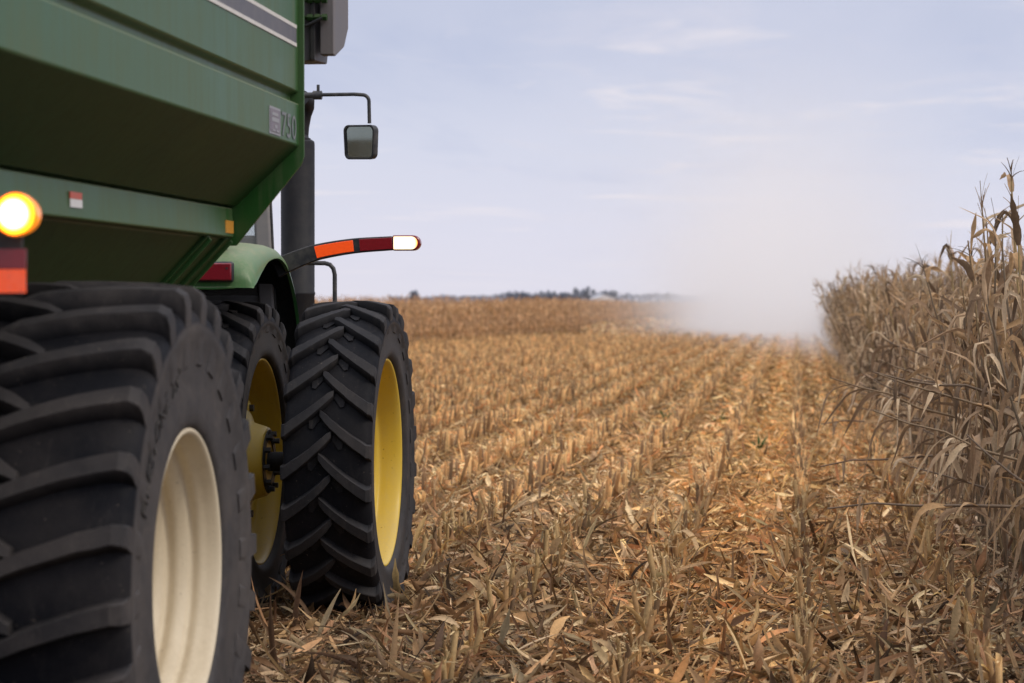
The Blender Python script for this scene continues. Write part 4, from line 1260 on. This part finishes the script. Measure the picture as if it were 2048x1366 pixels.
# =================================================================== HORIZON
def far_tree(px_, top_px, w_px, dist, label, seed, low=0.0):
    rng = np.random.default_rng(seed); k = PXF / dist
    a = math.atan((px_ - 1024) / PXF) - R(6.21); x, y = dist * math.tan(a), dist
    Ht = 1.886 + (603 - top_px) / k; wd = w_px / k
    o = empty('tree', (x, y, 0)); tag(o, label, 'tree', 'trees on the horizon')
    G = Geo(); m = 420
    nb = 9; cb = np.stack([rng.normal(0, wd * .24, nb), rng.normal(0, wd * .24, nb), Ht * rng.uniform(.38, .80, nb)], 1); rb = rng.uniform(.16, .30, nb) * wd
    cb[0] = (0, 0, Ht - rb[0] * .8)
    i = rng.integers(0, nb, m); d = rng.normal(size=(m, 3)); d /= np.linalg.norm(d, axis=1)[:, None]
    p = cb[i] + d * (rb[i] * rng.uniform(.55, 1.0, m))[:, None]; p[:, 2] = np.clip(p[:, 2], .8, Ht)
    V, Q = flat2(p, rng.uniform(0, 6.28, m), rng.normal(0, .8, m), rng.uniform(.5, 1.1, m) * wd * .09 + .3, rng.uniform(.5, 1.0, m) * wd * .08 + .25, rng.uniform(0, 3, m))
    c = np.array([.20, .225, .275]) * rng.uniform(.75, 1.2, (m, 1)) * (1 + .18 * (d[:, 2:3])); G.add(V, Q, np.repeat(c[:, None], 4, 1))  # distance haze and top-lit clumps are painted into the leaf colour
    link(bpy.data.objects.new('crown', G.mesh('crown', M['treeleaf'])), o)
    b = MB(); b.tube([(0, 0, 0), (0, 0, Ht * .35), (.2, 0, Ht * .6)], [wd * .035 + .1, wd * .03 + .08, wd * .015 + .05], 7)
    for q in range(4):
        b.tube([(0, 0, Ht * .33), tuple(cb[q + 1])], [wd * .018 + .05, .05], 5)
    obj('trunk', b, plain_trunk, o, 60)
plain_trunk = plain('far_trunk', (.12, .125, .15), .9)  # bluish distance haze mixed into the bark colour
for i, (x_, t_, w_, d_, lab_) in enumerate([
    (826, 582, 26, 900, 'lone low tree far off above the corn just past the dual wheel'),
    (1018, 584, 34, 1100, 'round low tree at the start of the horizon grove'),
    (1046, 585, 40, 1150, 'wide flat tree second along the horizon grove'),
    (1082, 583, 30, 1100, 'middle round tree of the horizon grove'),
    (1098, 581, 22, 1120, 'pointed tree in the dip of the horizon grove'),
    (1124, 585, 34, 1150, 'low spreading tree left of the tall pair'),
    (1152, 577, 26, 1050, 'first of the tall pair of trees near the white barn'),
    (1176, 574, 24, 1050, 'tallest dark tree on the horizon next to the white barn'),
    (1206, 582, 32, 1250, 'broad tree behind the white barn'),
    (1226, 581, 30, 1250, 'squat dark tree just right of the white barn'),
    (1334, 585, 16, 1500, 'small rounded treetop alone above the distant treeline near the dust')]):
    far_tree(x_, t_, w_, d_, lab_, 100 + i)
# distant hedge and woods
TL = Geo(); n_ = 5200
dist = 1700.0
tp = RNG.uniform(780, 1800, n_); prof_ = 595 - 4.0 * (np.sin(tp * .021) * .4 + np.sin(tp * .057 + 1) * .35 + .25) - 3.0 * ((tp > 1000)) - 1.0
th = RNG.uniform(0, 1, n_); aa = np.arctan((tp - 1024) / PXF) - R(6.21)
dd_ = dist + RNG.uniform(0, 80, n_)
k = PXF / dd_; zz = (1.886 + (603 - prof_) / k) * th ** .6
V, Q = flat2(np.stack([dd_ * np.tan(aa), dd_, zz], 1), RNG.uniform(0, 6.28, n_), RNG.normal(0, .5, n_), RNG.uniform(1.0, 2.4, n_), RNG.uniform(.8, 1.8, n_), RNG.uniform(0, 3, n_))
TL.add(V, Q, np.repeat((np.array([.27, .29, .345]) * RNG.uniform(.85, 1.15, (n_, 1)))[:, None], 4, 1))  # haze painted as pale blue-grey in the hedge and woods
o = link(bpy.data.objects.new('treeline', TL.mesh('treeline', M['treeleaf']))); tag(o, 'faint blue-grey treeline along the horizon', 'treeline', None, 'stuff')
# white barn
a = math.atan((1205 - 1024) / PXF) - R(6.21); bd = 1000.0
barn = empty('barn', (bd * math.tan(a), bd, 0), R(12)); tag(barn, 'small white barn with a pale gabled roof among the trees on the horizon', 'barn')
b = MB(); b.prism([(-4.4, 0), (4.4, 0), (4.4, 3.1), (0, 4.5), (-4.4, 3.1)], -6, 6, 'y'); obj('wall', b, M['white'], barn)
b = MB(); b.prism([(-4.8, 3.02), (0, 4.62), (4.8, 3.02), (4.8, 3.2), (0, 4.85), (-4.8, 3.2)], -6.3, 6.3, 'y'); obj('roof', b, plain('barn_roof', (.62, .63, .66), .5), barn)
b = MB(); b.box((0, -6.05, 1.3), (3.0, .12, 2.6)); obj('door', b, plain('barn_door', (.5, .5, .52), .6), barn)

# =================================================================== DUST
def dust():
    b = MB(); b.box((0, 0, 9.5), (34, 150, 19))
    m, nt = new_mat('harvest_dust'); T = NT(nt)
    v = T.objvec(); sep = T.n('ShaderNodeSeparateXYZ'); nt.links.new(v, sep.inputs[0])
    X, Y, Z = sep.outputs[0], sep.outputs[1], sep.outputs[2]
    nz = T.noise(.22, 4, .6, v); n2 = T.noise(.55, 3, .6, v)
    wob = T.math('MULTIPLY', T.math('SUBTRACT', nz, .5), 5.0)
    xc = T.math('ADD', T.math('ADD', T.math('ADD', X, 1.5), wob), T.math('MULTIPLY', Z, -.02))
    wid = T.math('ADD', T.math('MULTIPLY', Z, .30), 2.75)
    gx = T.math('POWER', T.math('ABSOLUTE', T.math('DIVIDE', xc, wid)), 1.45)
    ex_ = T.math('EXPONENT', T.math('MULTIPLY', gx, -1.0))
    hz = T.math('EXPONENT', T.math('MULTIPLY', Z, -.27))
    gy = T.math('EXPONENT', T.math('MULTIPLY', T.math('POWER', T.math('DIVIDE', T.math('SUBTRACT', Y, 10.0), 28.0), 2.0), -1.0))
    d = T.math('MULTIPLY', T.math('MULTIPLY', ex_, hz), gy)
    d = T.math('MULTIPLY', d, T.math('ADD', T.math('MULTIPLY', T.math('POWER', n2, 1.6), 2.4), .18))
    # thin veil that drifts wider and higher
    wx_ = T.math('EXPONENT', T.math('MULTIPLY', T.math('POWER', T.math('DIVIDE', T.math('SUBTRACT', X, 1.6), 5.2), 2.0), -1.0))
    wz_ = T.math('EXPONENT', T.math('MULTIPLY', T.math('POWER', T.math('DIVIDE', Z, 8.0), 2.0), -1.0))
    vy = T.math('EXPONENT', T.math('MULTIPLY', T.math('POWER', T.math('DIVIDE', T.math('SUBTRACT', Y, 2.0), 34.0), 2.0), -1.0))
    veil = T.math('MULTIPLY', T.math('MULTIPLY', wx_, wz_), T.math('MULTIPLY', vy, T.math('ADD', nz, .25)))
    # low drift that rolls over the end of the standing corn
    lx_ = T.math('EXPONENT', T.math('MULTIPLY', T.math('POWER', T.math('DIVIDE', T.math('SUBTRACT', X, 2.2), 2.6), 2.0), -1.0))
    lz_ = T.math('EXPONENT', T.math('MULTIPLY', Z, -.45))
    ly_ = T.math('EXPONENT', T.math('MULTIPLY', T.math('POWER', T.math('DIVIDE', T.math('ADD', Y, 38.0), 32.0), 2.0), -1.0))
    d = T.math('ADD', d, T.math('MULTIPLY', T.math('MULTIPLY', lx_, lz_), T.math('MULTIPLY', ly_, T.math('MULTIPLY', n2, .42))))
    dens = T.math('ADD', T.math('MULTIPLY', d, .25), T.math('MULTIPLY', veil, .027))
    vs_ = T.n('ShaderNodeVolumePrincipled', inp={'Color': (.995, .985, .978, 1), 'Anisotropy': .0})
    T.put(vs_, 'Density', dens)
    T.out(None, vs_.outputs[0])
    o = obj('dust_cloud', b, m); o.location = (.55, 143, 0)
    tag(o, 'pale plume of harvest dust hanging over the stubble where the rows meet the standing corn', 'dust cloud')
dust()

# =================================================================== LIGHT
SUN_EL, SUN_AZ = R(42), R(112)     # azimuth from +Y, clockwise
w = bpy.data.worlds.new('World'); scene.world = w; w.use_nodes = True
nt = w.node_tree; nt.nodes.clear(); T = NT(nt)
sky = T.n('ShaderNodeTexSky', sky_type='NISHITA'); sky.sun_disc = False; sky.sun_elevation = SUN_EL; sky.sun_rotation = SUN_AZ
sky.dust_density = 2.0
bg1 = T.n('ShaderNodeBackground', inp={'Strength': .09}); nt.links.new(sky.outputs[0], bg1.inputs['Color'])
dirv = T.n('ShaderNodeTexCoord').outputs['Generated']
sep = T.n('ShaderNodeSeparateXYZ'); nt.links.new(dirv, sep.inputs[0])
el = T.math('MAXIMUM', sep.outputs['Z'], 0.0)
grad = T.ramp(el, [(0.0, (.74, .72, .81)), (.030, (.70, .70, .82)), (.065, (.62, .645, .78)), (.105, (.50, .54, .70)), (.16, (.45, .49, .64)), (.5, (.50, .53, .62)), (1.0, (.56, .58, .63))])
# cloud deck seen in perspective
den = T.math('ADD', el, .045)
cx = T.math('DIVIDE', sep.outputs['X'], den); cy = T.math('DIVIDE', sep.outputs['Y'], den)
cv = T.n('ShaderNodeCombineXYZ'); nt.links.new(cx, cv.inputs[0]); nt.links.new(cy, cv.inputs[1])
def sky_noise(sc, scale, detail, rough, dist, loc=(0, 0, 0)):
    mp = T.n('ShaderNodeMapping', inp={'Scale': sc, 'Location': loc}); nt.links.new(cv.outputs[0], mp.inputs['Vector'])
    return T.noise(scale, detail, rough, mp.outputs[0], dist)
c1 = sky_noise((1.0, .42, 1), .55, 6, .58, .4)
c2 = sky_noise((.9, .55, 1), 1.7, 6, .62, .7, (3.1, 5.2, 0))
c3 = sky_noise((.45, .5, 1), 2.3, 5, .6, .6, (7.7, 1.1, 0))
g1 = T.mix(T.math('MULTIPLY', T.ramp(c1, [(.40, (0, 0, 0)), (.68, (1, 1, 1))]), .60), grad, (.66, .67, .79))
g1 = T.mix(T.math('MULTIPLY', T.ramp(c1, [(.30, (1, 1, 1)), (.47, (0, 0, 0))]), .45), g1, (.41, .46, .66))
g1 = T.mix(T.math('MULTIPLY', T.ramp(c2, [(.55, (0, 0, 0)), (.75, (1, 1, 1))]), .45), g1, (.72, .69, .77))
g1 = T.mix(T.math('MULTIPLY', T.ramp(c3, [(.56, (0, 0, 0)), (.70, (1, 1, 1))]), .58), g1, (.90, .82, .83))
hz = T.ramp(el, [(0.0, (.9,) * 3), (.02, (.60,) * 3), (.05, (.10,) * 3), (.09, (0, 0, 0))])
g2 = T.mix(hz, g1, grad)
zen = T.n('ShaderNodeMapRange', interpolation_type='SMOOTHSTEP', inp={1: .16, 2: .75, 3: 1.13, 4: 2.5}); nt.links.new(el, zen.inputs[0])
bg2 = T.n('ShaderNodeBackground'); nt.links.new(zen.outputs[0], bg2.inputs['Strength']); nt.links.new(g2, bg2.inputs['Color'])
mx = T.n('ShaderNodeMixShader', inp={0: .90}); nt.links.new(bg1.outputs[0], mx.inputs[1]); nt.links.new(bg2.outputs[0], mx.inputs[2])
wo = T.n('ShaderNodeOutputWorld'); nt.links.new(mx.outputs[0], wo.inputs['Surface'])
sd = bpy.data.lights.new('sun', 'SUN'); sd.energy = 1.5; sd.angle = R(16); sd.color = (1.0, .90, .76)
so = link(bpy.data.objects.new('sun', sd))
dv = Vector((math.sin(SUN_AZ) * math.cos(SUN_EL), math.cos(SUN_AZ) * math.cos(SUN_EL), math.sin(SUN_EL)))
so.rotation_euler = dv.to_track_quat('Z', 'Y').to_euler()

scene.view_settings.view_transform = 'Standard'; scene.view_settings.look = 'None'
scene.view_settings.exposure = 0; scene.view_settings.gamma = 1
scene.render.engine = 'CYCLES'
cy_ = scene.cycles
cy_.max_bounces = 10; cy_.diffuse_bounces = 3; cy_.glossy_bounces = 3; cy_.transparent_max_bounces = 12; cy_.volume_bounces = 10
cy_.volume_step_rate = 1.0; cy_.volume_max_steps = 256
cy_.use_adaptive_sampling = True; cy_.adaptive_threshold = 0.015
try:
    cy_.use_denoising = True; cy_.denoiser = 'OPENIMAGEDENOISE'
except Exception:
    pass
